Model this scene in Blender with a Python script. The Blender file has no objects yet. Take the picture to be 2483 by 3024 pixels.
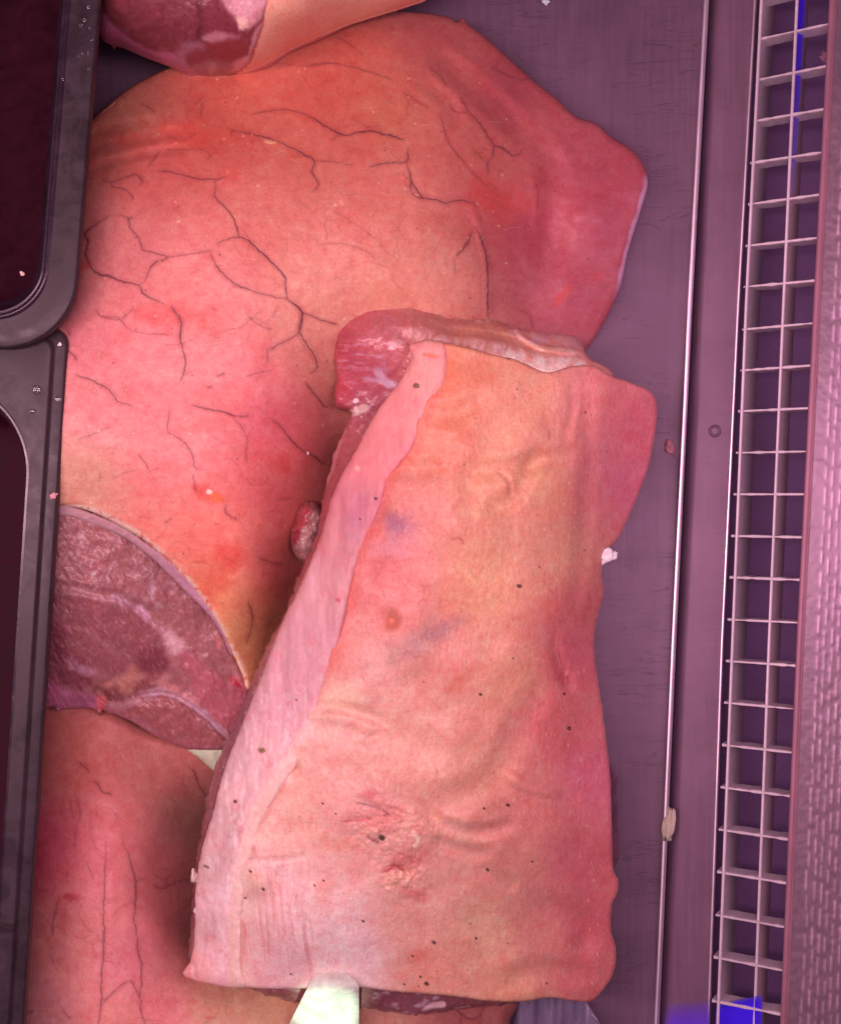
import bpy, math, random
import numpy as np

# ---------------------------------------------------------------- camera, light, exposure
sc = bpy.context.scene
H = 0.75                     # camera height over the display floor
K = 0.0002                   # metres per photograph pixel on the floor
W_PX, H_PX = 2483.0, 3024.0
cam = bpy.data.cameras.new("camera"); camo = bpy.data.objects.new("camera", cam)
sc.collection.objects.link(camo); sc.camera = camo
camo.location = (0, 0, H)
cam.sensor_fit = 'VERTICAL'; cam.sensor_height = 24.0
cam.lens = 24.0 * H / (H_PX * K)
cam.clip_start = 0.01; cam.clip_end = 20.0

world = bpy.data.worlds.new("World"); sc.world = world; world.use_nodes = True
world.node_tree.nodes["Background"].inputs[0].default_value = (0.66, 0.33, 0.50, 1)
world.node_tree.nodes["Background"].inputs[1].default_value = 0.11

def area(name, loc, target, sx, sy, power, color, spread=180):
    l = bpy.data.lights.new(name, 'AREA'); l.shape = 'RECTANGLE'; l.size = sx; l.size_y = sy
    l.energy = power; l.color = color; l.spread = math.radians(spread)
    o = bpy.data.objects.new(name, l); sc.collection.objects.link(o); o.location = loc
    from mathutils import Vector
    d = Vector(target) - Vector(loc)
    o.rotation_euler = d.to_track_quat('-Z', 'Y').to_euler()
    return o
KEY = (1.0, 0.57, 0.665)
area("strip_lamp", (-0.25, 0.02, 0.92), (0.0, 0.02, 0.05), 0.10, 1.3, 10.3, KEY)
area("fill_light", (0.42, 0.05, 0.60), (0.10, 0.0, 0.0), 0.10, 1.2, 1.9, (1.0, 0.50, 0.76))  # added fill from the right, stands for no lamp of the case
sc.view_settings.view_transform = 'Standard'; sc.view_settings.look = 'None'
sc.view_settings.exposure = 0.0; sc.view_settings.gamma = 1.0
sc.view_settings.use_curve_mapping = False

# ---------------------------------------------------------------- helpers
RNG = np.random.default_rng(7)
def at(px, py, z):
    s = K * (H - z) / H
    return (px - W_PX/2) * s, -(py - H_PX/2) * s
def D(pts): return [(p[0]*1.4303, p[1]*1.4303) + tuple(p[2:]) for p in pts]
def Z(ox, oy, f, pts): return [(ox + p[0]*f, oy + p[1]*f) for p in pts]
def lin(c):
    c = np.asarray(c, float)/255.0
    return np.where(c <= 0.04045, c/12.92, ((c+0.055)/1.055)**2.4)
LC = np.array([0.95, 0.52, 0.60])
def T(r, g, b, k=1.0): return np.clip(lin((r, g, b))/LC*k, 0.004, 0.92)   # own colour of a surface seen as r,g,b in the pink light

def vnoise(x, y, seed):
    r = np.random.default_rng(seed).random((256, 256))*2-1
    xi = np.floor(x).astype(int); yi = np.floor(y).astype(int)
    fx = x-xi; fy = y-yi
    fx = fx*fx*fx*(fx*(fx*6-15)+10); fy = fy*fy*fy*(fy*(fy*6-15)+10)
    a = r[yi % 256, xi % 256]; b = r[yi % 256, (xi+1) % 256]
    c = r[(yi+1) % 256, xi % 256]; d = r[(yi+1) % 256, (xi+1) % 256]
    return (a*(1-fx)+b*fx)*(1-fy)+(c*(1-fx)+d*fx)*fy
def fbm(x, y, scale, octv=4, seed=1, gain=0.5):
    v = 0; a = 1; s = 0
    ang = 0.6
    for o in range(octv):
        ca, sa = math.cos(ang*o), math.sin(ang*o)
        v = v + a*vnoise((x*ca-y*sa)/scale+17.3*o, (x*sa+y*ca)/scale+5.1*o, seed+o); s += a; a *= gain; scale /= 2.0
    return v/s
def sst(a, b, x):
    t = np.clip((x-a)/(b-a), 0, 1); return t*t*(3-2*t)

def tps(ctrl):
    P = np.array([c[:2] for c in ctrl], float)/1000.0; v = np.array([c[2] for c in ctrl], float)
    n = len(P)
    def U(r2): return 0.5*r2*np.log(r2+1e-12)
    d2 = ((P[:, None]-P[None])**2).sum(-1)
    A = np.zeros((n+3, n+3)); A[:n, :n] = U(d2)+np.eye(n)*2e-4
    A[:n, n] = 1; A[:n, n+1:] = P; A[n, :n] = 1; A[n+1:, :n] = P.T
    w = np.linalg.solve(A, np.concatenate([v, np.zeros(3)]))
    def f(x, y):
        x = x/1000.0; y = y/1000.0
        z = w[n]+w[n+1]*x+w[n+2]*y
        for i in range(n):
            z = z+w[i]*U((x-P[i, 0])**2+(y-P[i, 1])**2)
        return z
    return f
def colmap(ctrl, soft=60.0, p=1.6):       # smooth blend of local skin colours (photo px, rgb)
    def f(x, y):
        acc = np.zeros((len(x), 3)); ws = np.zeros(len(x))
        for c in ctrl:
            w = 1.0/(((x-c[0])**2+(y-c[1])**2)+soft**2)**p
            acc += w[:, None]*T(*c[2])[None]; ws += w
        return acc/ws[:, None]
    return f
def catmull(pts, step, closed):
    P = np.array([p[:2] for p in pts], float); n = len(P); out = []
    rng = range(n if closed else n-1)
    for i in rng:
        if closed: p0, p1, p2, p3 = P[(i-1) % n], P[i], P[(i+1) % n], P[(i+2) % n]
        else: p0, p1, p2, p3 = P[max(i-1, 0)], P[i], P[i+1], P[min(i+2, n-1)]
        m = max(1, int(np.linalg.norm(p2-p1)/step))
        for t in np.arange(m)/m:
            out.append(0.5*((2*p1)+(-p0+p2)*t+(2*p0-5*p1+4*p2-p3)*t*t+(-p0+3*p1-3*p2+p3)*t**3))
    if not closed: out.append(P[-1])
    return np.array(out)
def segdist(x, y, P, closed=True, lim=None):
    best = np.full(len(x), 1e18); bx = np.zeros(len(x)); by = np.zeros(len(x))
    n = len(P)
    for i in range(n if closed else n-1):
        a = P[i]; b = P[(i+1) % n]; e = b-a; L = e@e+1e-12
        t = np.clip(((x-a[0])*e[0]+(y-a[1])*e[1])/L, 0, 1)
        qx = a[0]+t*e[0]; qy = a[1]+t*e[1]; d = (x-qx)**2+(y-qy)**2
        m = d < best
        best = np.where(m, d, best); bx = np.where(m, qx, bx); by = np.where(m, qy, by)
    return np.sqrt(best), bx, by
def inside(x, y, P):
    r = np.zeros(len(x), bool); n = len(P)
    for i in range(n):
        a = P[i]; b = P[(i+1) % n]
        if a[1] == b[1]: continue
        c = ((a[1] > y) != (b[1] > y)) & (x < (b[0]-a[0])*(y-a[1])/(b[1]-a[1])+a[0])
        r ^= c
    return r
def line(x, y, pts, w, soft, seed=0, rough=0.25, taper=True, jit=0.0):
    """0..1 mask of a wavering stroke"""
    m = np.zeros(len(x))
    P = catmull(pts, 9, False) if len(pts) > 2 else np.array(pts, float)
    if jit:
        g = np.random.default_rng(seed+99); P = P+g.normal(0, jit, P.shape)
    lo = P.min(0)-w*2-soft; hi = P.max(0)+w*2+soft
    idx = np.nonzero((x > lo[0]) & (x < hi[0]) & (y > lo[1]) & (y < hi[1]))[0]
    if len(idx) == 0: return m
    xs, ys = x[idx], y[idx]
    mm = np.zeros(len(idx)); n = len(P)
    g = np.random.default_rng(seed+int(abs(P[0, 0])*3+abs(P[0, 1])))
    wob = np.convolve(g.normal(0, 1, n+8), np.ones(5)/2.2, 'same')[4:4+n]
    for i in range(n-1):
        a, b = P[i], P[i+1]; e = b-a; L = e@e+1e-9
        k = np.nonzero((np.abs(xs-(a[0]+b[0])/2) < abs(e[0])/2+w+soft+2) & (np.abs(ys-(a[1]+b[1])/2) < abs(e[1])/2+w+soft+2))[0]
        if len(k) == 0: continue
        t = np.clip(((xs[k]-a[0])*e[0]+(ys[k]-a[1])*e[1])/L, 0, 1)
        d = np.hypot(xs[k]-a[0]-t*e[0], ys[k]-a[1]-t*e[1])
        u = (i+0.5)/n
        ww = w*0.5*max(0.25, 1+rough*wob[i])*(min(1, 0.45+3*min(u, 1-u)) if taper else 1)
        st = min(1, 0.35+4*min(u, 1-u)) if taper else 1
        mm[k] = np.maximum(mm[k], (1-sst(ww, ww+soft, d))*st)
    m[idx] = mm
    return m
def blob(x, y, cx, cy, rx, ry, ang=0, seed=3, rough=0.35, soft=0.5, ns=None):
    ca, sa = math.cos(math.radians(ang)), math.sin(math.radians(ang))
    u = ((x-cx)*ca+(y-cy)*sa)/rx; v = (-(x-cx)*sa+(y-cy)*ca)/ry
    r = np.hypot(u, v)
    near = np.nonzero(r < 2.2)[0]
    m = np.zeros(len(x))
    if len(near):
        rr = r[near]+rough*fbm(x[near], y[near], ns or max(10, 0.6*min(rx, ry)), 3, seed)
        m[near] = 1-sst(1-soft, 1+soft*0.4, rr)
    return m
def over(c, m, rgb, k=1.0):
    m = (m*k)[:, None]; return c*(1-m)+np.asarray(rgb)[None]*m
def mul(c, m, rgb, k=1.0):
    m = (m*k)[:, None]; return c*(1-m+m*np.asarray(rgb)[None])

COL = sc.collection
def link(name, me, mat, parent=None, loc=(0, 0, 0)):
    o = bpy.data.objects.new(name, me); COL.objects.link(o)
    if mat: me.materials.append(mat)
    if parent: o.parent = parent
    else: o.location = loc
    return o
def tag(o, label=None, cat=None, group=None, kind=None):
    if label: o['label'] = label
    if cat: o['category'] = cat
    if group: o['group'] = group
    if kind: o['kind'] = kind
    return o
def thing(name, loc, label, cat, group=None):
    o = bpy.data.objects.new(name, None); COL.objects.link(o); o.location = loc; o.empty_display_size = 0.02
    return tag(o, label, cat, group)
def mesh(name, V, Q, mat, parent=None, col=None, smooth=True, loc=None):
    """V world coordinates, Q quads/tris list or array"""
    V = np.asarray(V, float)
    base = np.array(parent.location if parent else (loc if loc is not None else (0, 0, 0)))
    if parent and parent.parent: base = base+np.array(parent.parent.location)
    me = bpy.data.meshes.new(name)
    if isinstance(Q, np.ndarray):
        me.vertices.add(len(V)); me.vertices.foreach_set('co', (V-base).ravel())
        me.loops.add(Q.size); me.loops.foreach_set('vertex_index', Q.ravel().astype(np.int32))
        me.polygons.add(len(Q)); k = Q.shape[1]
        me.polygons.foreach_set('loop_start', np.arange(len(Q), dtype=np.int32)*k)
        me.update(calc_edges=True)
    else:
        me.from_pydata([tuple(v) for v in (V-base)], [], [tuple(f) for f in Q]); me.update()
    if smooth: me.polygons.foreach_set('use_smooth', np.ones(len(me.polygons), bool))
    if col is not None:
        a = me.color_attributes.new('Col', 'FLOAT_COLOR', 'POINT')
        a.data.foreach_set('color', np.concatenate([col, np.ones((len(col), 1))], 1).ravel().astype(np.float32))
    me.validate()
    return link(name, me, mat, parent, tuple(base) if parent is None else (0, 0, 0))

def field(name, outline, sp, zf, cf, mat, parent=None, thick=0.004, inset=0.0, skirt=None, jag=0.0, jagscale=14, R=10, rdrop=0.0015, smooth_outline=True, loc=None, bottom=None):
    P = catmull(outline, 10, True) if smooth_outline else np.array([p[:2] for p in outline], float)
    if jag:
        t = np.roll(P, -1, 0)-np.roll(P, 1, 0); t /= np.linalg.norm(t, axis=1)[:, None]+1e-9
        P = P+np.stack([-t[:, 1], t[:, 0]], 1)*(jag*fbm(P[:, 0], P[:, 1], jagscale, 4, 31, 0.7))[:, None]
    lo = P.min(0)-sp; hi = P.max(0)+sp
    xs = np.arange(lo[0], hi[0]+sp, sp); ys = np.arange(lo[1], hi[1]+sp, sp)
    nx, ny = len(xs), len(ys)
    cx, cy = np.meshgrid((xs[:-1]+xs[1:])/2, (ys[:-1]+ys[1:])/2)
    keep = inside(cx.ravel(), cy.ravel(), P).reshape(ny-1, nx-1)
    iy, ix = np.nonzero(keep)
    q = np.stack([iy*nx+ix, (iy+1)*nx+ix, (iy+1)*nx+ix+1, iy*nx+ix+1], 1)      # y is down: this winds upwards
    used, inv = np.unique(q, return_inverse=True); q = inv.reshape(-1, 4)
    X = xs[used % nx].copy(); Y = ys[used//nx].copy()
    e = np.concatenate([q[:, [0, 1]], q[:, [1, 2]], q[:, [2, 3]], q[:, [3, 0]]]).astype(np.int64)
    n = len(X)
    key = e[:, 0]*n+e[:, 1]; rev = e[:, 1]*n+e[:, 0]
    be = e[~np.isin(key, rev)]
    bv = np.unique(be)
    _, bx, by = segdist(X[bv], Y[bv], P); X[bv] = bx; Y[bv] = by
    d = np.zeros(n)
    PC = P[::2] if len(P) > 120 else P
    d, _, _ = segdist(X, Y, PC); d[bv] = 0
    z = zf(X, Y, d)
    if R: z = z-rdrop*(1-np.sqrt(np.clip(1-(1-np.clip(d/R, 0, 1))**2, 0, 1)))
    c = cf(X, Y, d)
    wx, wy = at(X, Y, z)
    V = np.stack([wx, wy, z], 1)
    # skirt
    nb = len(bv); pos = -np.ones(n, int); pos[bv] = np.arange(nb)
    nr = np.zeros((nb, 2)); ev = V[be[:, 1], :2]-V[be[:, 0], :2]
    en = np.stack([-ev[:, 1], ev[:, 0]], 1)
    np.add.at(nr, pos[be[:, 0]], en); np.add.at(nr, pos[be[:, 1]], en)
    nr /= np.linalg.norm(nr, axis=1)[:, None]+1e-12
    r1 = V[bv].copy(); r2 = V[bv].copy(); r3 = V[bv].copy()
    th = thick if bottom is None else np.maximum(V[bv][:, 2]-bottom, 0.001)
    r1[:, 2] -= 0.15*th; r1[:, :2] -= nr*0.0004
    r2[:, 2] -= 0.6*th; r2[:, :2] += nr*inset*0.3
    r3[:, 2] -= th; r3[:, :2] += nr*inset
    A = be[:, 0]; B = be[:, 1]; a = pos[A]; b = pos[B]
    sq = [np.stack([B, A, n+a, n+b], 1)]
    for k in range(2): sq.append(np.stack([n+k*nb+b, n+k*nb+a, n+(k+1)*nb+a, n+(k+1)*nb+b], 1))
    Vt = np.concatenate([V, r1, r2, r3])
    if skirt is None: cs = c[bv]
    else: cs = skirt(X[bv], Y[bv]) if callable(skirt) else np.repeat(np.asarray(skirt)[None], nb, 0)
    ct = np.concatenate([c, cs, cs, cs])
    o = mesh(name, Vt, np.concatenate([q]+sq), mat, parent, np.clip(ct, 0.003, 0.95), True, loc)
    return o

# ---------------------------------------------------------------- materials
def principled(name):
    m = bpy.data.materials.new(name); m.use_nodes = True
    nt = m.node_tree; return m, nt, nt.nodes["Principled BSDF"]
def N(nt, t, **kw):
    n = nt.nodes.new(t)
    for k, v in kw.items():
        if k in n.inputs.keys(): n.inputs[k].default_value = v
        else: setattr(n, k, v)
    return n
def flesh(name, rough, sss, bump, fine, spec=0.35, scale=0.004, stretch=(1, 1, 1), coat=0.0, vary=0.12):
    m, nt, b = principled(name); L = nt.links
    a = N(nt, 'ShaderNodeVertexColor', layer_name='Col')
    tc = N(nt, 'ShaderNodeTexCoord'); mp = N(nt, 'ShaderNodeMapping'); mp.inputs['Scale'].default_value = stretch
    L.new(tc.outputs['Object'], mp.inputs['Vector'])
    n1 = N(nt, 'ShaderNodeTexNoise', Scale=fine, Detail=5.0, Roughness=0.65); L.new(mp.outputs[0], n1.inputs['Vector'])
    n2 = N(nt, 'ShaderNodeTexNoise', Scale=fine*0.22, Detail=6.0, Roughness=0.6, Distortion=0.6); L.new(mp.outputs[0], n2.inputs['Vector'])
    r = N(nt, 'ShaderNodeMapRange'); r.inputs['From Min'].default_value = 0.3; r.inputs['From Max'].default_value = 0.7
    r.inputs['To Min'].default_value = 1-vary; r.inputs['To Max'].default_value = 1+vary*0.7
    L.new(n1.outputs[0], r.inputs['Value'])
    mx = N(nt, 'ShaderNodeVectorMath', operation='SCALE'); L.new(a.outputs[0], mx.inputs[0]); L.new(r.outputs[0], mx.inputs['Scale'])
    # redder where the broad noise is high
    r2 = N(nt, 'ShaderNodeMapRange'); r2.inputs['From Min'].default_value = 0.35; r2.inputs['From Max'].default_value = 0.7
    r2.inputs['To Min'].default_value = 1+vary*0.5; r2.inputs['To Max'].default_value = 1-vary*1.1
    L.new(n2.outputs[0], r2.inputs['Value'])
    cb = N(nt, 'ShaderNodeCombineXYZ', X=1.0); L.new(r2.outputs[0], cb.inputs[1]); L.new(r2.outputs[0], cb.inputs[2])
    m2 = N(nt, 'ShaderNodeVectorMath', operation='MULTIPLY'); L.new(mx.outputs[0], m2.inputs[0]); L.new(cb.outputs[0], m2.inputs[1])
    L.new(m2.outputs[0], b.inputs['Base Color'])
    b.inputs['Roughness'].default_value = rough
    b.inputs['Specular IOR Level'].default_value = spec
    b.inputs['Subsurface Weight'].default_value = sss
    b.inputs['Subsurface Radius'].default_value = (1.0, 0.36, 0.24); b.inputs['Subsurface Scale'].default_value = scale
    b.inputs['Coat Weight'].default_value = coat; b.inputs['Coat Roughness'].default_value = 0.18
    n3 = N(nt, 'ShaderNodeTexNoise', Scale=fine*0.8, Detail=4.0, Roughness=0.6); L.new(mp.outputs[0], n3.inputs['Vector'])
    bp = N(nt, 'ShaderNodeBump', Strength=bump, Distance=0.0006); L.new(n3.outputs[0], bp.inputs['Height'])
    L.new(bp.outputs[0], b.inputs['Normal'])
    return m
M_SKIN = flesh('pork_skin', 0.48, 0.22, 0.25, 900, vary=0.14, coat=0.05)
M_RIND = flesh('pork_rind', 0.45, 0.20, 0.40, 800, vary=0.15, coat=0.05)
M_FAT = flesh('pork_fat', 0.55, 0.25, 0.30, 900, vary=0.06)
M_MEAT = flesh('raw_meat', 0.36, 0.12, 0.55, 700, spec=0.5, vary=0.18, scale=0.003, coat=0.35)
M_CUT = flesh('cut_meat', 0.45, 0.14, 0.50, 750, spec=0.4, coat=0.25, vary=0.16, scale=0.003)

def steel(name, base, metal, rough, stretch, smudge=0.0, bump=0.05):
    m, nt, b = principled(name); L = nt.links
    tc = N(nt, 'ShaderNodeTexCoord'); mp = N(nt, 'ShaderNodeMapping'); mp.inputs['Scale'].default_value = stretch
    L.new(tc.outputs['Object'], mp.inputs['Vector'])
    n = N(nt, 'ShaderNodeTexNoise', Scale=420.0, Detail=6.0, Roughness=0.7); L.new(mp.outputs[0], n.inputs['Vector'])
    blotch = N(nt, 'ShaderNodeTexNoise', Scale=22.0, Detail=5.0, Roughness=0.6); L.new(tc.outputs['Object'], blotch.inputs['Vector'])
    r = N(nt, 'ShaderNodeMapRange'); r.inputs['From Min'].default_value = 0.3; r.inputs['From Max'].default_value = 0.7
    r.inputs['To Min'].default_value = 0.88; r.inputs['To Max'].default_value = 1.1; L.new(n.outputs[0], r.inputs['Value'])
    r2 = N(nt, 'ShaderNodeMapRange'); r2.inputs['From Min'].default_value = 0.3; r2.inputs['From Max'].default_value = 0.7
    r2.inputs['To Min'].default_value = 0.86; r2.inputs['To Max'].default_value = 1.12; L.new(blotch.outputs[0], r2.inputs['Value'])
    mm = N(nt, 'ShaderNodeMath', operation='MULTIPLY'); L.new(r.outputs[0], mm.inputs[0]); L.new(r2.outputs[0], mm.inputs[1])
    val = mm.outputs[0]
    if smudge:
        # dark, branching grease streaks drawn across the plate
        ms = N(nt, 'ShaderNodeMapping'); ms.inputs['Scale'].default_value = (6, 55, 1); ms.inputs['Rotation'].default_value = (0, 0, 0.12)
        L.new(tc.outputs['Object'], ms.inputs['Vector'])
        s = N(nt, 'ShaderNodeTexNoise', Scale=2.6, Detail=5.0, Roughness=0.52, Distortion=1.3); L.new(ms.outputs[0], s.inputs['Vector'])
        ab = N(nt, 'ShaderNodeMath', operation='SUBTRACT'); ab.inputs[1].default_value = 0.5; L.new(s.outputs[0], ab.inputs[0])
        ab2 = N(nt, 'ShaderNodeMath', operation='ABSOLUTE'); L.new(ab.outputs[0], ab2.inputs[0])
        rr = N(nt, 'ShaderNodeMapRange'); rr.inputs['From Min'].default_value = 0.0; rr.inputs['From Max'].default_value = 0.020
        rr.inputs['To Min'].default_value = 1.0; rr.inputs['To Max'].default_value = 0.0; L.new(ab2.outputs[0], rr.inputs['Value'])
        pk = N(nt, 'ShaderNodeTexNoise', Scale=26.0, Detail=2.0); L.new(tc.outputs['Object'], pk.inputs['Vector'])
        pr = N(nt, 'ShaderNodeMapRange'); pr.inputs['From Min'].default_value = 0.43; pr.inputs['From Max'].default_value = 0.58
        L.new(pk.outputs[0], pr.inputs['Value'])
        f = N(nt, 'ShaderNodeMath', operation='MULTIPLY'); L.new(rr.outputs[0], f.inputs[0]); L.new(pr.outputs[0], f.inputs[1])
        f2 = N(nt, 'ShaderNodeMath', operation='MULTIPLY_ADD'); f2.inputs[1].default_value = -smudge; f2.inputs[2].default_value = 1.0; L.new(f.outputs[0], f2.inputs[0])
        f3 = N(nt, 'ShaderNodeMath', operation='MULTIPLY'); L.new(val, f3.inputs[0]); L.new(f2.outputs[0], f3.inputs[1]); val = f3.outputs[0]
    sc_ = N(nt, 'ShaderNodeVectorMath', operation='SCALE'); sc_.inputs[0].default_value = base; L.new(val, sc_.inputs['Scale'])
    L.new(sc_.outputs[0], b.inputs['Base Color'])
    b.inputs['Metallic'].default_value = metal
    rg = N(nt, 'ShaderNodeMapRange'); rg.inputs['To Min'].default_value = rough*0.8; rg.inputs['To Max'].default_value = rough*1.25
    L.new(n.outputs[0], rg.inputs['Value']); L.new(rg.outputs[0], b.inputs['Roughness'])
    bp = N(nt, 'ShaderNodeBump', Strength=bump, Distance=0.0003); L.new(n.outputs[0], bp.inputs['Height']); L.new(bp.outputs[0], b.inputs['Normal'])
    return m
M_FLOOR = steel('brushed_steel', (0.164, 0.102, 0.160), 0.35, 0.5, (1, 0.05, 1), smudge=0.42)
M_FLANGE = steel('flange_steel', (0.195, 0.118, 0.178), 0.35, 0.5, (1, 0.04, 1), smudge=0.12)
M_BEAD = steel('polished_edge', (0.95, 0.88, 0.97), 1.0, 0.45, (1, 0.05, 1))
M_GRILLE = steel('grille_metal', (0.72, 0.66, 0.72), 0.2, 0.5, (1, 1, 1))
M_LOUVRE = steel('louvre_metal', (0.58, 0.50, 0.56), 0.1, 0.6, (1, 1, 1))
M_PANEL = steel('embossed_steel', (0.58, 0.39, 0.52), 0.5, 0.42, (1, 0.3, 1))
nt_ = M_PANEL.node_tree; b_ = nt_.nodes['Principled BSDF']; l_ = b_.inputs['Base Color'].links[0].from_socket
vc_ = N(nt_, 'ShaderNodeVertexColor', layer_name='Col'); mv_ = N(nt_, 'ShaderNodeVectorMath', operation='MULTIPLY'); nt_.links.new(l_, mv_.inputs[0]); nt_.links.new(vc_.outputs[0], mv_.inputs[1]); nt_.links.new(mv_.outputs[0], b_.inputs['Base Color'])   # the raised dashes are coloured brighter
M_BAND = steel('folded_edge_steel', (0.36, 0.18, 0.24), 0.3, 0.5, (1, 0.1, 1))
M_VOID = steel('duct_paint', (0.20, 0.115, 0.27), 0.0, 0.6, (1, 1, 1))

def plastic(name, base, rough, scr=0.3, spec=0.5):
    m, nt, b = principled(name); L = nt.links
    tc = N(nt, 'ShaderNodeTexCoord')
    n = N(nt, 'ShaderNodeTexNoise', Scale=60.0, Detail=8.0, Roughness=0.7, Distortion=0.8); L.new(tc.outputs['Object'], n.inputs['Vector'])
    v = N(nt, 'ShaderNodeTexNoise', Scale=900.0, Detail=3.0, Roughness=0.7); L.new(tc.outputs['Object'], v.inputs['Vector'])
    r = N(nt, 'ShaderNodeMapRange'); r.inputs['From Min'].default_value = 0.3; r.inputs['From Max'].default_value = 0.75
    r.inputs['To Min'].default_value = rough*0.75; r.inputs['To Max'].default_value = min(1, rough*1.5)
    L.new(n.outputs[0], r.inputs['Value']); L.new(r.outputs[0], b.inputs['Roughness'])
    r2 = N(nt, 'ShaderNodeMapRange'); r2.inputs['From Min'].default_value = 0.35; r2.inputs['From Max'].default_value = 0.75
    r2.inputs['To Min'].default_value = 0.75; r2.inputs['To Max'].default_value = 1.6; L.new(n.outputs[0], r2.inputs['Value'])
    s = N(nt, 'ShaderNodeVectorMath', operation='SCALE'); s.inputs[0].default_value = base; L.new(r2.outputs[0], s.inputs['Scale'])
    L.new(s.outputs[0], b.inputs['Base Color'])
    b.inputs['Specular IOR Level'].default_value = spec
    bp = N(nt, 'ShaderNodeBump', Strength=scr, Distance=0.0002); L.new(v.outputs[0], bp.inputs['Height']); L.new(bp.outputs[0], b.inputs['Normal'])
    return m
M_BLACK = plastic('black_plastic', (0.030, 0.021, 0.027), 0.40, 0.22, 0.4)
M_LIP = plastic('black_plastic_lip', (0.03, 0.018, 0.03), 0.22, 0.03, 0.55)
M_WELL = plastic('black_plastic_well', (0.036, 0.005, 0.015), 0.5, 0.03, 0.12)  # wine tint puts the haze of the case glass into the colour
M_PALE_REFL = plastic('pale_reflection_mat', (0.86, 0.98, 0.84), 0.4, 0.02)  # pale reflection in the case glass, given a surface of its own
def simple(name, col, rough=0.5, alpha=1.0, trans=0.0):
    m, nt, b = principled(name); L = nt.links
    tc = N(nt, 'ShaderNodeTexCoord'); n = N(nt, 'ShaderNodeTexNoise', Scale=500.0, Detail=4.0); L.new(tc.outputs['Object'], n.inputs['Vector'])
    r = N(nt, 'ShaderNodeMapRange'); r.inputs['To Min'].default_value = 0.85; r.inputs['To Max'].default_value = 1.15; L.new(n.outputs[0], r.inputs['Value'])
    s = N(nt, 'ShaderNodeVectorMath', operation='SCALE'); s.inputs[0].default_value = col; L.new(r.outputs[0], s.inputs['Scale'])
    L.new(s.outputs[0], b.inputs['Base Color']); b.inputs['Roughness'].default_value = rough
    b.inputs['Alpha'].default_value = alpha; b.inputs['Transmission Weight'].default_value = trans
    return m
M_WATER = simple('water', (0.9, 0.95, 0.95), 0.05, 1.0, 0.95)
M_HAIR = simple('bristle', (0.80, 0.62, 0.45), 0.5)
M_BLUE = simple('blue_reflection', (0.05, 0.012, 0.98), 0.35)  # tint of the blue reflections, put into sheet colour
M_BLUE2 = simple('blue_reflection_thin', (0.20, 0.08, 0.98), 0.3, 0.32)
M_CLEAR = simple('clear_bag', (0.24, 0.21, 0.33), 0.25, 0.55)

# ---------------------------------------------------------------- setting: floor, rails, grille, panel
def xat(tab, y): return np.interp(y, [t[1] for t in tab], [t[0] for t in tab])
def ext(tab):
    (x0, y0), (x1, y1) = tab[0], tab[1]; (a0, b0), (a1, b1) = tab[-2], tab[-1]
    return [(x0+(x0-x1)/(y1-y0)*300, y0-300)]+tab+[(a1+(a1-a0)/(b1-b0)*300, b1+300)]
RAIL1 = ext([(2084, 0), (2035, 900), (1986.5, 1900), (1937, 3024)])
RAIL2 = ext([(2229, 0), (2179, 900), (2131, 1900), (2091, 3024)])
WIRE1 = ext([(2247, 0), (2202, 900), (2161.5, 1900), (2118, 3024)])
WIRE2 = ext([(2352, 0), (2312, 900), (2269.5, 1900), (2226, 3024)])
EDGE = ext([(2447, 0), (2400, 900), (2350, 1900), (2302, 3024)])
YS = np.linspace(-250, 3270, 60)
def strip(profile_rows, name, mat, parent=None, loc=None, smooth=True, col=None):
    """profile_rows: list of (tab, dx_px, z). lofts a strip along the picture's length"""
    V = []
    for (tab, dx, z) in profile_rows:
        px = xat(tab, YS)+dx
        wx, wy = at(px, YS, z); V.append(np.stack([wx, wy, np.full(len(YS), z)], 1))
    n = len(YS); R_ = len(profile_rows)
    Q = []
    for r in range(R_-1):
        for i in range(n-1): Q.append((r*n+i, r*n+i+1, (r+1)*n+i+1, (r+1)*n+i))
    return mesh(name, np.concatenate(V), np.array(Q), mat, parent, col, smooth, loc)

tray = thing('steel_tray', (0.05, 0, 0), 'wide brushed steel display tray with a rolled edge under all the pork', 'tray')
LEFT = [(-900, -400), (-900, 3400)]
strip([(LEFT, 0, 0.0), (RAIL1, -60, 0.0), (RAIL1, -22, 0.0007), (RAIL1, -5, 0.0022)], 'base_plate', M_FLOOR, tray)
def bead(tab, z, r_px, dx=0):
    rows = []
    for k in range(9):
        a = math.pi*(1-k/8.0); rows.append((tab, dx+r_px*math.cos(a), z+r_px*K*1.1*math.sin(a)))
    rows = [(tab, dx-r_px, z-0.004)]+rows+[(tab, dx+r_px, z-0.012)]
    return rows
strip(bead(RAIL1, 0.004, 9.0), 'rolled_edge', M_BEAD, tray)
rail = thing('support_rail', (0.17, 0, -0.01), 'flat purple tinted steel rail with one screw hole beside the vent grille', 'rail')
strip([(RAIL1, 9, -0.012), (RAIL1, 22, -0.0065), (RAIL1, 32, -0.002), (RAIL1, 46, -0.001), (RAIL2, -5, -0.001)], 'rail_plate', M_FLANGE, rail)
strip(bead(RAIL2, -0.0005, 5.6), 'rolled_edge', M_BEAD, rail)
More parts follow.
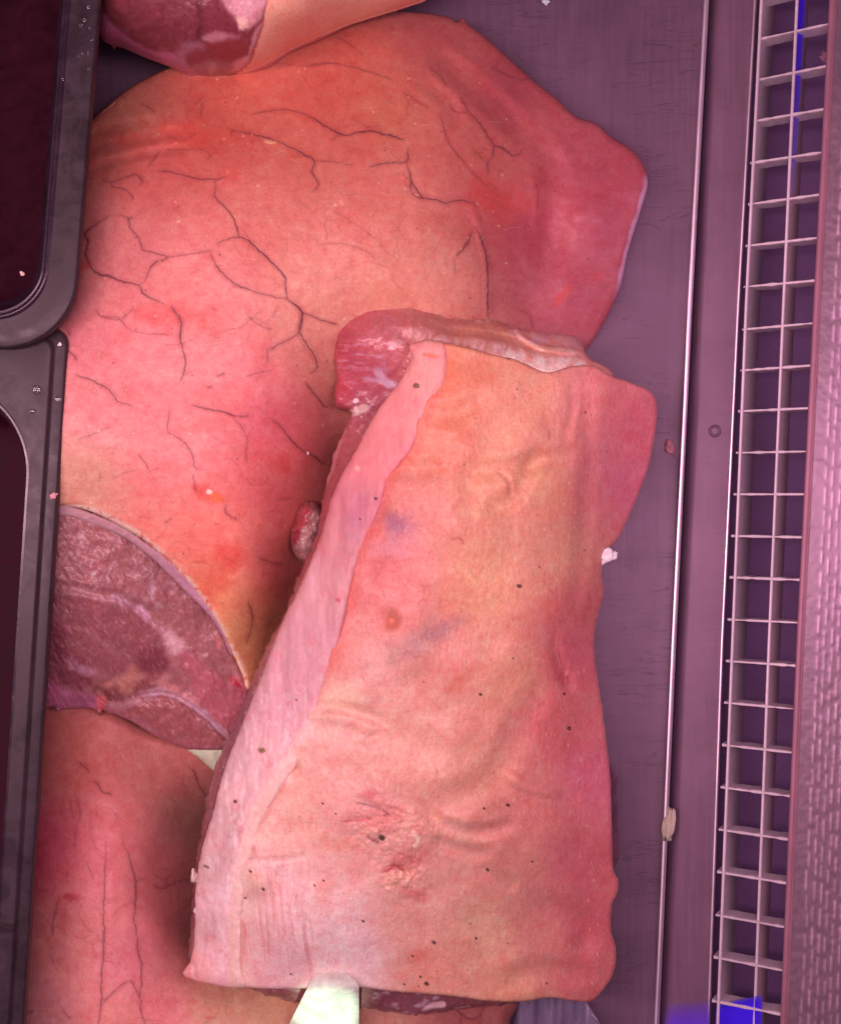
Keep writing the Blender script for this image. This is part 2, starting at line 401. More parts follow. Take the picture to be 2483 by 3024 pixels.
# screw hole with its worn ring
hx, hy = at(2110, 1273, -0.001)
V = []; Q = []
for j, (r, z) in enumerate([(0.0038, 0.0), (0.0033, 0.0007), (0.0027, 0.0008), (0.0021, 0.0002), (0.0019, -0.0008), (0.0006, -0.0012)]):
    for i in range(24):
        a = 2*math.pi*i/24; V.append((hx+r*math.cos(a), hy+r*math.sin(a), -0.0009+z))
for j in range(5):
    for i in range(24): Q.append((j*24+i, j*24+(i+1) % 24, (j+1)*24+(i+1) % 24, (j+1)*24+i))
Q.append(tuple(range(5*24, 6*24)))
mesh('screw_hole', V, Q, M_FLANGE, rail)
ZL, ZR = 0.006, 0.0285
duct = strip([(RAIL1, 0, -0.013), (RAIL1, 3, -0.045), (EDGE, 300, -0.045)], 'duct_floor', M_VOID); tag(duct, kind='structure')
gr = thing('vent_grille', (0.20, 0, -0.04), 'metal vent grille of square openings between the steel rail and embossed panel', 'grille')
bars_l = [(2240, 115), (2233, 236), (2228, 357), (2214, 481), (2208, 603), (2200, 726), (2194, 847), (2190, 973), (2184, 1094), (2178, 1214.5), (2172, 1337), (2165, 1459.6), (2158, 1582.6), (2153, 1705), (2147, 1829.5), (2142, 1952), (2137, 2075), (2131, 2200), (2126, 2325), (2121, 2450), (2116, 2575), (2112, 2702.5), (2106, 2827), (2101, 2956)]
bars_r = [69.6, 194, 321, 449, 574, 702, 828, 954, 1079, 1205, 1333, 1459.6, 1586.8, 1712.6, 1839, 1966.4, 2094, 2223, 2352, 2480, 2609.5, 2739, 2867, 2997]
bars_l = [(2247, -5)]+bars_l+[(2096, 3086)]; bars_r = [-55]+bars_r+[3128]
nrm = np.array([-math.sin(math.radians(28)), 0, math.cos(math.radians(28))])
for (xl, yl), yr in zip(bars_l, bars_r):
    xr = float(xat(EDGE, yr))+14
    A = np.array([*at(xl, yl, ZL), ZL]); B = np.array([*at(xr, yr+(yr-yl)*0.05, ZR+0.002), ZR+0.002])
    V = []; Q = []; m_ = 14
    for i in range(m_):
        p = A+(B-A)*i/(m_-1)
        wv = 0.00074*(1+0.22*RNG.normal())
        t = np.array([0, 1, 0])
        for (s, dn) in ((-1, -0.0125), (-1, -0.0004), (-0.6, 0.0), (0.6, 0.0), (1, -0.0004), (1, -0.0125)):
            V.append(p+t*s*wv+nrm*dn)
    for i in range(m_-1):
        for k in range(6): Q.append((i*6+k, i*6+(k+1) % 6, (i+1)*6+(k+1) % 6, (i+1)*6+k))
    Q += [tuple(range(6))[::-1], tuple(range((m_-1)*6, m_*6))]
    mesh('cross_bar', V, [tuple(reversed(q)) for q in Q], M_GRILLE, gr, None, False)
def longbar(tab, z, zb, shift, mat2, name='long_bar'):
    strip([(tab, -4.5, z-0.003), (tab, -4.5, z+0.0003), (tab, -2.5, z+0.0008), (tab, 2.5, z+0.0008), (tab, 4.5, z+0.0003), (tab, 6, z-0.003)], name, M_GRILLE, gr)
longbar(WIRE1, ZL+0.0032, 0, 0, None); longbar(WIRE2, ZL+0.0126, 0, 0, None)
strip([(WIRE1, 0, 0.004), (WIRE1, 42, -0.0105), (WIRE1, 38, -0.0112), (WIRE1, -4, 0.003)], 'louvre', M_LOUVRE, gr)
strip([(WIRE2, 2, 0.013), (WIRE2, 34, 0.0025), (WIRE2, 30, 0.0018), (WIRE2, -2, 0.012)], 'louvre', M_LOUVRE, gr)
panel = thing('embossed_panel', (0.25, 0, 0.03), 'pale steel side panel embossed with short upright dashes beside the grille', 'panel')
strip([(EDGE, 2, 0.004), (EDGE, 0, 0.030), (EDGE, 2, 0.031), (EDGE, 17, 0.0315), (EDGE, 19, 0.0305), (EDGE, 21, 0.0315), (EDGE, 24, 0.0320)], 'folded_edge', M_BAND, panel)
sp = 4.0
gx = np.arange(22, 330, sp); gy = np.arange(-250, 3270, sp)
GX, GY = np.meshgrid(gx, gy); gxf, gyf = GX.ravel(), GY.ravel()
hgt = np.zeros(len(gxf)); g = np.random.default_rng(5)
colw = 21.0
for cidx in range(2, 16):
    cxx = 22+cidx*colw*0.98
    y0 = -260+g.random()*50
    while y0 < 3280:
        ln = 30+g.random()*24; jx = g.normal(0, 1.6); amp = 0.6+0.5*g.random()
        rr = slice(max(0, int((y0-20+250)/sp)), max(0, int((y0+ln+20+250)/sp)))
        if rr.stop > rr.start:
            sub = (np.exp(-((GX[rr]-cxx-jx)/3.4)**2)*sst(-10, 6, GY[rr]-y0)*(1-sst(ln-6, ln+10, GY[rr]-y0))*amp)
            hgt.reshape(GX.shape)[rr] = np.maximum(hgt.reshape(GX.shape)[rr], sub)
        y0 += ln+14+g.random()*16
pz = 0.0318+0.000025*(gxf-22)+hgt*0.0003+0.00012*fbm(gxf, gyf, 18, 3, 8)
wx, wy = at(xat(EDGE, gyf)+gxf, gyf, pz)
nxg = len(gx); nyg = len(gy)
ii, jj = np.meshgrid(np.arange(nyg-1), np.arange(nxg-1), indexing='ij'); ii, jj = ii.ravel(), jj.ravel()
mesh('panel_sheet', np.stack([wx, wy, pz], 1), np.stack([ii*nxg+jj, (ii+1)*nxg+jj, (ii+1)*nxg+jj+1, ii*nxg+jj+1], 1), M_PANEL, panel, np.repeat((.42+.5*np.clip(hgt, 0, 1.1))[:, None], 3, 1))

# ---------------------------------------------------------------- skin painting shared by the legs
def capillaries(c, x, y, outline, n, seed, rgb, k, length=(40, 120), w=2.2):
    g = np.random.default_rng(seed); P = np.array(outline)[:, :2]; lo, hi = P.min(0), P.max(0)
    m = np.zeros(len(x))
    for i in range(n):
        p = lo+g.random(2)*(hi-lo)
        if not inside(p[:1], p[1:], P)[0]: continue
        for br in range(g.integers(1, 4)):
            a = g.random()*6.28; pts = [tuple(p)]; q = p.copy(); L = g.uniform(*length)
            for s in range(5):
                a += g.normal(0, 0.55); q = q+np.array([math.cos(a), math.sin(a)])*L/5; pts.append(tuple(q))
            m = np.maximum(m, line(x, y, pts, w, 2.4, seed+i, 0.4, True, 1.0)*g.uniform(0.3, 1.0))
    return over(c, m, rgb, k)
def skin_mottle(c, x, y, seed, amt=1.0):
    a = fbm(x, y, 150, 5, seed); b = fbm(x, y, 38, 4, seed+20); s = fbm(x, y, 11, 3, seed+40)
    c = mul(c, sst(0.08, 0.5, a), (0.97, 0.80, 0.82), 0.75*amt)
    c = mul(c, sst(0.1, 0.6, b), (0.96, 0.86, 0.86), 0.7*amt)
    c = mul(c, sst(0.1, 0.6, -b), (1.02, 1.10, 1.08), 0.7*amt)
    c = mul(c, sst(0.1, 0.55, s), (0.93, 0.85, 0.87), 0.75*amt)
    s2 = fbm(x, y, 20, 3, seed+60); c = mul(c, sst(0.1, 0.5, s2), (1.02, 1.12, 1.06), 0.7*amt); c = mul(c, sst(0.1, 0.5, -s2), (0.95, 0.87, 0.90), 0.6*amt)
    return c
VEIN = T(92, 36, 52); VEINR = T(150, 48, 58)

# ---------------------------------------------------------------- the large leg
A_ = lambda p: Z(0, 0, 1/1.736, p)
B_ = lambda p: Z(900, 0, 1/1.736, p)
D_ = lambda p: Z(0, 900, 0.4731, p)
E_ = lambda p: Z(500, 900, 0.3783, p)
F_ = lambda p: Z(0, 2050, 0.4607, p)
veins = [  # points, width, strength
 (A_([(1165,655),(1190,668),(1300,690),(1390,712),(1480,750),(1560,790),(1612,825),(1600,880),(1635,945),(1605,980)]),5,.9),
 (A_([(1612,825),(1700,830),(1760,838),(1800,850)]),3,.4),
 (A_([(1190,668),(1188,690)]),4,.6),
 (A_([(800,878),(860,880),(940,898),(1010,915),(1105,918),(1150,912)]),4.5,.9),
 (A_([(1105,918),(1107,960),(1100,1005),(1140,1050),(1185,1100),(1210,1150),(1225,1215)]),4,.8),
 (A_([(1110,1250),(1160,1228),(1225,1215),(1275,1235),(1320,1275),(1380,1330),(1430,1380),(1462,1420),(1465,1470),(1475,1535)]),5.5,1),
 (A_([(1080,1290),(1100,1345),(1140,1400),(1200,1450),(1290,1490),(1380,1515),(1475,1535)]),5,.9),
 (A_([(1475,1535),(1520,1570),(1550,1605),(1540,1690)]),6,1),
 (A_([(1550,1605),(1650,1640),(1736,1665)]),3,.5),
 (A_([(570,1100),(500,1145),(435,1195),(452,1240),(440,1300),(460,1355),(490,1395),(570,1420),(640,1445),(712,1460),(735,1500),(780,1530),(840,1555)]),5,.95),
 (A_([(600,1098),(660,1120),(665,1165),(710,1220),(735,1280),(800,1298),(860,1320),(800,1345),(765,1385),(745,1440),(712,1460)]),4,.8),
 (A_([(860,1320),(960,1305),(1075,1285)]),3.5,.6),(A_([(655,1125),(685,1115)]),4,.7),
 (A_([(820,775),(790,815),(765,845)]),4.5,.7),
 (A_([(520,920),(570,935),(640,910),(700,895),(730,930),(720,945)]),4.5,.6),
 (A_([(570,935),(575,955),(650,975),(680,1015)]),4,.6),
 (A_([(730,535),(770,555),(790,572)]),5,.5),(A_([(1030,500),(1036,550),(1028,600)]),5,.35),
 (A_([(880,1570),(915,1620),(930,1660),(920,1736)]),4.5,.8),
 (A_([(500,1600),(545,1630),(610,1640)]),3,.5),(A_([(1250,1640),(1300,1630),(1370,1660)]),2.5,.4),
 (A_([(1280,590),(1370,570),(1480,562),(1560,585)]),4,.6),
 (A_([(850,690),(930,720),(1010,680)]),5,.25),(A_([(860,770),(960,765),(1050,770),(1085,808)]),4,.45),
 (A_([(1430,320),(1560,340),(1700,325),(1736,325)]),4,.35),
 (B_([(0,585),(50,610),(110,650),(180,685),(225,692),(265,680),(335,672),(400,685),(510,715)]),5,1),
 (B_([(180,690),(140,715)]),4,.7),
 (B_([(528,755),(526,790),(520,830),(430,835),(340,850)]),4,.75),
 (B_([(520,830),(540,900),(545,930),(580,985),(605,1015),(660,1020),(720,1040),(780,1028),(830,1030),(880,1052)]),5.5,1),
 (B_([(545,930),(540,980),(570,1010),(605,1015)]),4,.8),
 (B_([(870,1160),(900,1220),(925,1300),(935,1380),(938,1480),(937,1620)]),6,.95),
 (B_([(855,1190),(835,1240),(810,1275),(780,1310)]),6,.8),(B_([(765,1330),(772,1400)]),4,.45),
 (B_([(695,580),(710,650),(735,730),(790,800),(850,870),(925,945)]),4,.6),
 (B_([(795,495),(840,570),(900,640),(940,700),(965,745),(965,800),(935,835)]),5,.75),
 (B_([(965,745),(1010,760),(1075,800),(1115,765)]),4,.7),(B_([(935,835),(940,885)]),4,.5),(B_([(870,770),(920,825)]),4,.5),
 (B_([(640,345),(700,400),(722,437)]),6,.5),(B_([(740,530),(770,575),(830,575)]),4,.4),
 (B_([(0,340),(80,325),(155,325),(250,345),(400,390),(450,410)]),4,.55),
 (B_([(500,470),(560,510),(630,555)]),4,.5),(B_([(950,345),(1050,390),(1110,410),(1150,400)]),5,.45),
 (B_([(1180,930),(1192,980),(1190,1060)]),4,.4),(B_([(150,180),(240,235),(300,290)]),4,.45),
 (B_([(240,600),(320,650),(380,640)]),3,.35),(B_([(150,1080),(260,1150),(360,1220)]),3,.35),(B_([(60,1255),(200,1250),(320,1290),(360,1330)]),3,.35),
 (B_([(1110,1590),(1150,1620),(1165,1670)]),5,.5),
 (D_([(1070,15),(1110,70),(1135,115),(1122,190),(1140,270),(1160,365),(1145,435),(1130,480)]),5,.9),
 (D_([(465,430),(510,450),(560,465),(610,490),(680,530),(735,600),(785,620),(830,632)]),5,.9),
 (D_([(1062,645),(1050,720),(1050,795),(1110,830),(1170,880),(1205,950),(1220,1020),(1270,1030)]),4.5,.8),
 (D_([(1205,1060),(1222,1160)]),4,.6),
 (D_([(1200,625),(1290,650),(1400,670),(1450,690),(1550,697)]),5,.85),
 (D_([(1460,705),(1510,770),(1540,830),(1535,930),(1545,980)]),3,.5),
 (D_([(860,930),(895,970),(925,1025)]),4,.7),(D_([(1415,1250),(1410,1300),(1475,1340)]),4,.75),
 (D_([(500,838),(600,800),(680,760)]),3,.55),(D_([(425,285),(470,320),(472,340)]),6,.7),(D_([(425,165),(440,190)]),6,.7),
 (D_([(1550,1850),(1575,1950),(1565,2020),(1540,2110)]),5,.75),
 (D_([(600,25),(635,75),(720,75),(760,100),(800,150),(900,180),(1080,185)]),3,.5),(D_([(760,100),(790,60),(830,30)]),2.5,.4),
 (D_([(1620,1580),(1691,1610),(1760,1620)]),5,.7),(D_([(1030,1360),(1070,1335)]),4,.5),(D_([(700,1095),(780,1050),(860,1030)]),2.5,.3),
 (D_([(620,1095),(630,1060)]),3,.4),(D_([(980,240),(1100,250),(1200,220)]),2.5,.35),
 (E_([(985,5),(1035,60),(1025,140),(1010,200),(1060,290),(1110,360),(1145,430),(1158,490),(1110,535)]),5.5,.95),
 (E_([(1035,60),(1085,75),(1180,120),(1290,150)]),3,.6),
 (E_([(1010,225),(920,280),(850,310),(795,345)]),4.5,.8),(E_([(765,350),(768,440)]),3.5,.6),
 (E_([(790,510),(700,530),(600,560)]),3,.5),
 (E_([(1060,600),(1100,660),(1160,730),(1200,790),(1225,798)]),4.5,.75),
 (E_([(790,885),(850,935),(880,960),(920,1020),(980,1090),(1060,1150),(1120,1180),(1210,1240)]),4.5,.85),
 (E_([(380,555),(430,535)]),5,.6),(E_([(310,645),(340,630)]),5,.6),(E_([(130,540),(165,520)]),5,.5),
 (E_([(640,110),(720,170),(790,190)]),2.5,.5),(E_([(640,110),(600,60)]),2.5,.4),(E_([(640,110),(560,180)]),2.5,.4),(E_([(800,90),(850,20)]),3,.5),
 (E_([(640,110),(690,60)]),2.5,.4),(E_([(860,1520),(960,1510)]),3,.4),
]
leg_out = D([(150,300),(185,252),(240,202),(300,163),(400,120),(500,95),(600,60),(700,35),(780,22),(868,26),(900,30),(930,36),(944,46),(956,37),(964,48),(1000,76),(1050,120),(1100,165),(1150,205),(1188,240),(1230,255),(1265,285),(1300,306),(1325,335),(1336,365),(1334,392),(1318,445),(1295,520),(1280,590),(1255,650),(1215,715),(1150,780),(1000,850),(850,1000),(760,1100),(700,1200),(650,1300),(560,1400),(514,1425),(500,1392),(472,1332),(440,1272),(400,1217),(350,1162),(300,1117),(250,1086),(200,1061),(160,1048),(120,1045),(100,1044),(102,900),(104,750),(105,600),(125,450)])
leg_z = tps(D([(185,252,.058),(150,300,.062),(300,160,.052),(500,100,.055),(700,60,.048),(950,40,.028),(1100,165,.021),(1230,255,.018),(1336,370,.016),(1290,540,.016),(1215,715,.018),
 (300,500,.106),(500,500,.112),(700,450,.102),(850,350,.084),(900,600,.086),(1000,400,.062),(1070,290,.040),(1135,480,.032),(1210,450,.034),(1000,600,.066),(1090,620,.036),(1180,600,.031),
 (300,800,.112),(500,800,.108),(620,800,.088),(690,850,.052),(690,950,.030),(650,1020,.040),(560,1000,.088),(625,940,.072),(580,1100,.068),(620,1130,.028),(595,1220,.030),(565,1290,.028),(550,1200,.072),(520,1350,.050),(540,1280,.052),
 (200,1000,.106),(120,1045,.103),(250,1085,.099),(400,1215,.086),(470,1330,.070),(512,1415,.054),(150,700,.105),(110,550,.085),(400,300,.094),(600,250,.080),(300,250,.078),(180,400,.085),
 (760,1100,.025),(690,1200,.025),(900,900,.05),(1000,200,.05),(850,150,.058)]))
leg_col = colmap(D([(250,230,(214,108,92)),(500,200,(214,96,80)),(700,120,(205,92,78)),(900,90,(186,80,78)),(1050,200,(186,72,78)),(1200,350,(182,72,82)),(1260,450,(190,78,92)),(1180,600,(184,76,88)),(1090,480,(186,72,84)),
 (300,360,(198,86,80)),(420,300,(204,82,70)),(600,330,(212,98,84)),(800,220,(208,100,82)),(850,420,(224,114,100)),(700,500,(230,120,108)),(900,560,(226,126,108)),(800,580,(220,122,102)),(640,620,(226,130,112)),
 (250,500,(206,100,98)),(400,560,(232,118,112)),(300,700,(238,118,118)),(480,760,(238,122,118)),(200,850,(232,122,120)),(350,950,(238,124,120)),(560,860,(226,98,104)),(560,1000,(230,100,98)),(420,1100,(240,112,100)),(480,1230,(242,128,98)),(460,1290,(246,150,104)),
 (560,1180,(214,92,90)),(680,740,(206,114,100)),(160,980,(205,124,104)),(150,700,(216,104,108)),(1000,330,(204,92,82)),(1000,430,(204,84,80)),(520,420,(222,108,98))]), 70)
def leg_zf(x, y, d):
    z = leg_z(x, y)
    # folds where the skin runs under the tray and towards the flap
    for pts, w, dep in ((A_([(430,878),(530,845),(640,815),(740,790),(830,775),(950,765)]), 16, .0011), (A_([(440,760),(600,735),(760,700),(900,680)]), 22, .0018),
                        (A_([(460,690),(640,650),(800,640)]), 26, .0015),
                        (B_([(700,300),(860,440),(1000,560),(1090,660)]), 40, .0030), (B_([(1200,740),(1260,860),(1290,1000),(1280,1180),(1230,1400)]), 50, .0030),
                        (B_([(860,1060),(900,1200),(940,1400),(940,1620)]), 14, -.0009), (B_([(620,430),(740,530),(780,640)]), 26, .0012)):
        z = z-dep*line(x, y, pts, w*0.3, w*1.2, 1, 0.0)
    z = z+0.0016*fbm(x, y, 170, 3, 51)+0.00035*fbm(x, y, 34, 3, 52)
    for p, w, k in veins:
        if w >= 5: z = z-0.00012*line(x, y, p, w, 4, 2, 0.2)*k
    return z
def leg_cf(x, y, d):
    c = skin_mottle(leg_col(x, y)*np.array([.96, .99, 1.07])*np.where(x > 900, 1, 1)[:, None], x, y, 60)
    for (cx, cy, rx, ry, a, k) in ((640,1690,60,110,20,.55),(600,1450,40,30,0,.7),(690,1640,42,62,-30,.6),(500,930,110,50,5,.5),(640,960,70,60,0,.35),(560,400,150,42,8,.45),(380,410,70,30,0,.35),(680,520,60,40,0,.3),(1420,560,60,60,0,.35),(1500,600,70,50,0,.4),(1660,870,50,18,-50,.5),(1760,820,26,16,-30,.35),(235,790,40,22,-20,.6),(560,1270,60,20,0,.35),(840,1370,30,38,0,.5),(760,1330,70,60,0,.25),(620,1350,40,20,20,.3)):
        c = over(c, blob(x, y, cx, cy, rx, ry, a, 70, 0.55, 0.8), T(214, 62, 56), k)
    # dried yellow-orange patches
    c = over(c, blob(x, y, 638, 1468, 26, 20, 25, 71, 0.4, 0.5), T(226, 96, 56), .8)
    c = over(c, blob(x, y, 618, 1452, 9, 7, 25, 71, 0.5, 0.4), T(255, 225, 180), .9)
    c = over(c, blob(x, y, 800, 419, 20, 8, 10, 72, 0.4, 0.4), T(240, 150, 120), .8)
    c = capillaries(c, x, y, leg_out, 230, 400, VEINR, .30, (30, 90), 1.4)
    c = capillaries(c, x, y, leg_out, 60, 900, T(170, 62, 62), .25, (50, 130), 2)
    # fine sideways skin scratches
    s = fbm(x*0.6+y*0.1, y*3.2, 26, 3, 77); c = mul(c, sst(0.34, 0.6, s), (0.92, 0.84, 0.86), .55)
    for p, w, k in veins:
        c = over(c, line(x, y, p, w*2.6, 7, 4, 0.2), VEINR, .22*k)
        c = over(c, line(x, y, p, w*0.34, 2.7, 5, 0.6, True, 1.0), VEIN, .78*k)
    # pale flecks of fat and dark pores
    g = np.random.default_rng(12)
    for i in range(150):
        px, py = g.uniform(260, 1500), g.uniform(200, 1750)
        c = over(c, blob(x, y, px, py, g.uniform(2, 5), g.uniform(2, 4), 0, 5, 0.2, 0.4), T(248, 160, 140), g.uniform(.3, .8))
    for i in range(60):
        px, py = g.uniform(260, 1750), g.uniform(250, 1750)
        c = over(c, blob(x, y, px, py, 3.2, 3.2, 0, 5, 0.2, 0.4), T(120, 45, 45), g.uniform(.4, .8))
    c = over(c, (1-sst(4, 16, d+5*fbm(x, y, 30, 2, 81)))*(x > 1790)*sst(500, 560, y)*(1-sst(800, 900, y)), T(232, 150, 186), .85)
    # white scraped cut rim
    rim = (y > 1490) & (x < 735) & (d < 26)
    nz = fbm(x, y, 12, 3, 79)
    c = over(c, np.where(rim, (1-sst(8, 24, d+12*nz))*sst(-.2, .25, nz+.1), 0), T(255, 176, 166), .9)
    return c
leg = thing('ham_joint', (-0.10, 0.06, 0), 'large veined pork leg with orange skin and a red flap, under the belly slab', 'pork joint')
field('skin', leg_out, 3.0, leg_zf, leg_cf, M_SKIN, leg, inset=0.004, R=22, rdrop=0.004, bottom=0.0004,
      skirt=lambda x, y: np.where((x > 1500)[:, None], T(222, 140, 170)[None], T(200, 120, 110)[None]))
# cut face of the leg
C_ = lambda p: Z(0, 1450, 0.4608, p)
face_out = C_([(235,130),(370,128),(450,135),(570,175),(700,225),(815,285),(920,358),(1025,440),(1125,540),(1225,640),(1320,740),(1390,820),(1435,910),(1475,1000),(1515,1090),(1590,1240),(1600,1330),(1560,1500),(1500,1620),(1450,1650),(1390,1660),(1300,1660),(1180,1650),(1080,1610),(960,1550),(850,1480),(760,1440),(690,1420),(655,1400),(640,1440),(615,1405),(560,1395),(500,1395),(400,1400),(370,1410),(340,1385),(250,1400),(215,1405)])
face_z = tps([(p[0]*.4608, 1450+p[1]*.4608, p[2]) for p in [(150,130,.1),(370,128,.099),(700,225,.094),(1025,440,.083),(1320,740,.070),(1475,1000,.060),(1590,1240,.050),(1560,1500,.046),(1390,1660,.046),(1180,1650,.049),(850,1480,.056),(500,1395,.066),(100,1420,.072),(600,600,.092),(800,800,.082),(1000,1000,.070),(400,900,.086),(1200,1000,.066),(1200,1450,.055),(700,1200,.070),(450,1150,.078)]])
def face_zf(x, y, d):
    z = face_z(x, y)+0.0024*fbm(x, y, 70, 4, 90)+0.0006*fbm(x*.5+y*.9, (y*.5-x*.9)*3, 26, 3, 91)
    z = z-0.0020*line(x, y, C_([(330,600),(480,620),(620,650),(760,670),(840,720),(930,760),(1010,830)]), 6, 18, 1, .1)
    z = z-0.0030*line(x, y, C_([(620,1270),(680,1330),(720,1340)]), 8, 14, 1, .1)
    z = z+0.0025*blob(x, y, *C_([(1080,1460)])[0], 170, 60, 25, 5, .1, .8)
    z = z-0.0020*line(x, y, C_([(880,1320),(1000,1300),(1100,1310),(1210,1370),(1310,1440),(1400,1530),(1480,1600)]), 5, 10, 1, .1)
    return z
def face_cf(x, y, d):
    xo, yo = x, y; x = x+9*fbm(xo, yo, 34, 4, 95, .6); y = y+9*fbm(xo, yo, 34, 4, 96, .6)
    n1 = fbm(x, y, 60, 5, 100, .65); n2 = fbm(x*1.0+y*0.8, y*0.4-x*0.3, 16, 4, 101, .65)
    c = np.repeat(T(150, 78, 83)[None], len(x), 0)
    def poly(pts, rgb, k, soft=9):
        nonlocal c
        P = catmull(C_(pts), 12, True); dd, _, _ = segdist(x, y, P[::2]); s = np.where(inside(x, y, P), dd, -dd)+7*n1
        c = over(c, sst(-soft, soft, s), T(*rgb), k)
    poly([(300,640),(620,690),(830,750),(1000,880),(1080,1000),(1080,1120),(850,1160),(600,1150),(400,1050),(300,900)], (134, 62, 70), .7)
    poly([(300,800),(420,880),(430,1000),(560,1100),(600,1250),(450,1260),(300,1200)], (118, 44, 60), .75)
    poly([(860,1060),(960,990),(1060,1040),(1090,1180),(1000,1180),(880,1130)], (112, 40, 52), .7)
    poly([(1150,1020),(1300,1100),(1420,1200),(1580,1290),(1540,1500),(1420,1500),(1250,1300)], (172, 78, 92), .85)
    poly([(1180,850),(1380,880),(1450,1000),(1500,1130),(1300,1080),(1180,1000)], (158, 84, 90), .7)
    poly([(250,1180),(310,1225),(450,1270),(600,1320),(650,1385),(600,1410),(400,1400),(250,1390)], (158, 76, 104), .9)
    poly([(660,1260),(760,1215),(900,1200),(1000,1250),(900,1300),(760,1350),(690,1340)], (120, 52, 54), .8)
    poly([(740,1400),(900,1310),(1080,1318),(1260,1410),(1370,1510),(1430,1590),(1380,1640),(1180,1640),(1000,1560),(850,1470)], (148, 70, 74), .9, 9)
    poly([(1480,1190),(1540,1200),(1590,1270),(1520,1260)], (172, 22, 44), .9, 8)
    for pts, w, rgb, k in (([(330,640),(480,655),(620,680),(760,700),(840,740),(920,780),(1000,860),(1060,920),(1110,975),(1180,1030)], 9, (178, 126, 140), .68),
        ([(740,690),(810,720)], 18, (178, 132, 156), .7), ([(890,765),(930,790)], 14, (205, 160, 190), .8), ([(1085,950),(1125,990)], 18, (214, 170, 180), .8),
        ([(590,920),(680,990),(760,1060)], 7, (165, 105, 112), .6), ([(330,780),(400,850),(450,880)], 6, (180, 100, 120), .6), ([(600,740),(630,790)], 5, (170, 105, 110), .6),
        ([(660,1250),(740,1215),(820,1210),(900,1190)], 9, (190, 125, 116), .8), ([(850,1160),(830,1200),(810,1240)], 20, (192, 130, 118), .7),
        ([(900,1300),(1000,1288),(1090,1300),(1200,1350),(1300,1420),(1380,1500),(1480,1590)], 10, (186, 146, 168), .85), ([(700,1370),(800,1368),(890,1350)], 10, (180, 128, 140), .7),
        ([(1060,1190),(1050,1240),(1130,1280)], 14, (206, 130, 134), .7), ([(1190,1320),(1250,1340)], 14, (206, 130, 134), .6),
        ([(450,1100),(500,1130),(590,1165)], 12, (190, 140, 165), .6), ([(985,600),(975,680),(990,720)], 6, (190, 150, 165), .7), ([(515,330),(490,430)], 5, (180, 140, 150), .7),
        ([(620,470),(680,500),(760,470)], 5, (178, 126, 136), .6), ([(380,440),(420,520)], 5, (176, 120, 128), .5), ([(1090,1000),(1130,1120),(1200,1240)], 9, (168, 110, 122), .5),
        ([(650,1380),(760,1430),(900,1510),(1050,1600),(1180,1645),(1380,1655)], 12, (176, 104, 128), .5), ([(1500,1140),(1545,1230),(1580,1290)], 6, (200, 130, 140), .6),
        ([(640,1390),(650,1340)], 14, (226, 96, 104), .8), ([(1170,950),(1160,990),(1190,1000)], 5, (200, 140, 150), .6), ([(1395,940),(1400,990)], 5, (215, 130, 130), .7)):
        c = over(c, line(x, y, C_(pts), w*.6, w*1.2+3, 8, .5, True, 1.5)*(.75+.5*n2), T(rgb[0], rgb[1]*.86, rgb[2]*.86), k)
    # marbling
    up = blob(x, y, *C_([(700,480)])[0], 270, 130, 25, 9, .3, .8)
    c = over(c, sst(.18, .5, n2)*up, T(186, 134, 142), .5)
    fib = fbm(x*0.5+y*0.9, (y*0.5-x*0.9)*4, 22, 3, 104); c = mul(c, sst(.0, .6, fib), (.88, .82, .84), .5); c = over(c, sst(.36, .62, -fib), T(176, 106, 112), .4)
    c = mul(c, sst(-.1, .6, n1), (.86, .8, .82), .5)*1.12
    return c
field('cut_face', face_out, 3.2, face_zf, face_cf, M_CUT, leg, thick=0.02, inset=0.006, R=14, rdrop=0.002, jag=3.5, skirt=T(150, 92, 110))
rim_o = [(250,70),(370,84),(442,97),(566,136),(707,193),(839,264),(942,339),(1063,429),(1164,519),(1266,610),(1357,712),(1424,815),(1468,927),(1506,1033),(1516,1066)]
rim_i = [(1480,1050),(1455,990),(1415,910),(1365,825),(1295,745),(1195,645),(1095,545),(995,445),(895,367),(795,297),(695,250),(570,202),(450,165),(355,160),(250,156)]
rim_z = lambda x, y, d: np.maximum(leg_z(x, y)-0.0028, face_z(x, y)+0.0012)+0.0005*fbm(x, y, 16, 3, 110)
def rim_cf(x, y, d):
    c = np.repeat(T(176, 110, 120)[None], len(x), 0); n = fbm(x, y, 22, 4, 111)
    c = over(c, sst(350, 620, x), T(186, 112, 136), .8)
    return mul(c, sst(0, .6, n), (.86, .84, .86), .7)
field('fat_rim', C_(rim_o+rim_i), 3.0, rim_z, rim_cf, M_FAT, leg, thick=0.006, inset=0.002, R=9, rdrop=0.0012, jag=3)
fl_out = D([(385,1545),(420,1540),(450,1540),(490,1545),(490,1580),(470,1592),(448,1596),(430,1582),(410,1565)])
field('fat_layer', fl_out, 4.0, lambda x, y, d: 0.0405+0.003*fbm(x, y, 40, 3, 115)-0.00004*(y-2210), lambda x, y, d: over(np.repeat(T(196, 168, 150)[None], len(x), 0), sst(0, .6, fbm(x, y, 20, 3, 116)), T(168, 132, 126), .6), M_FAT, leg, thick=0.012, R=20, rdrop=0.003)

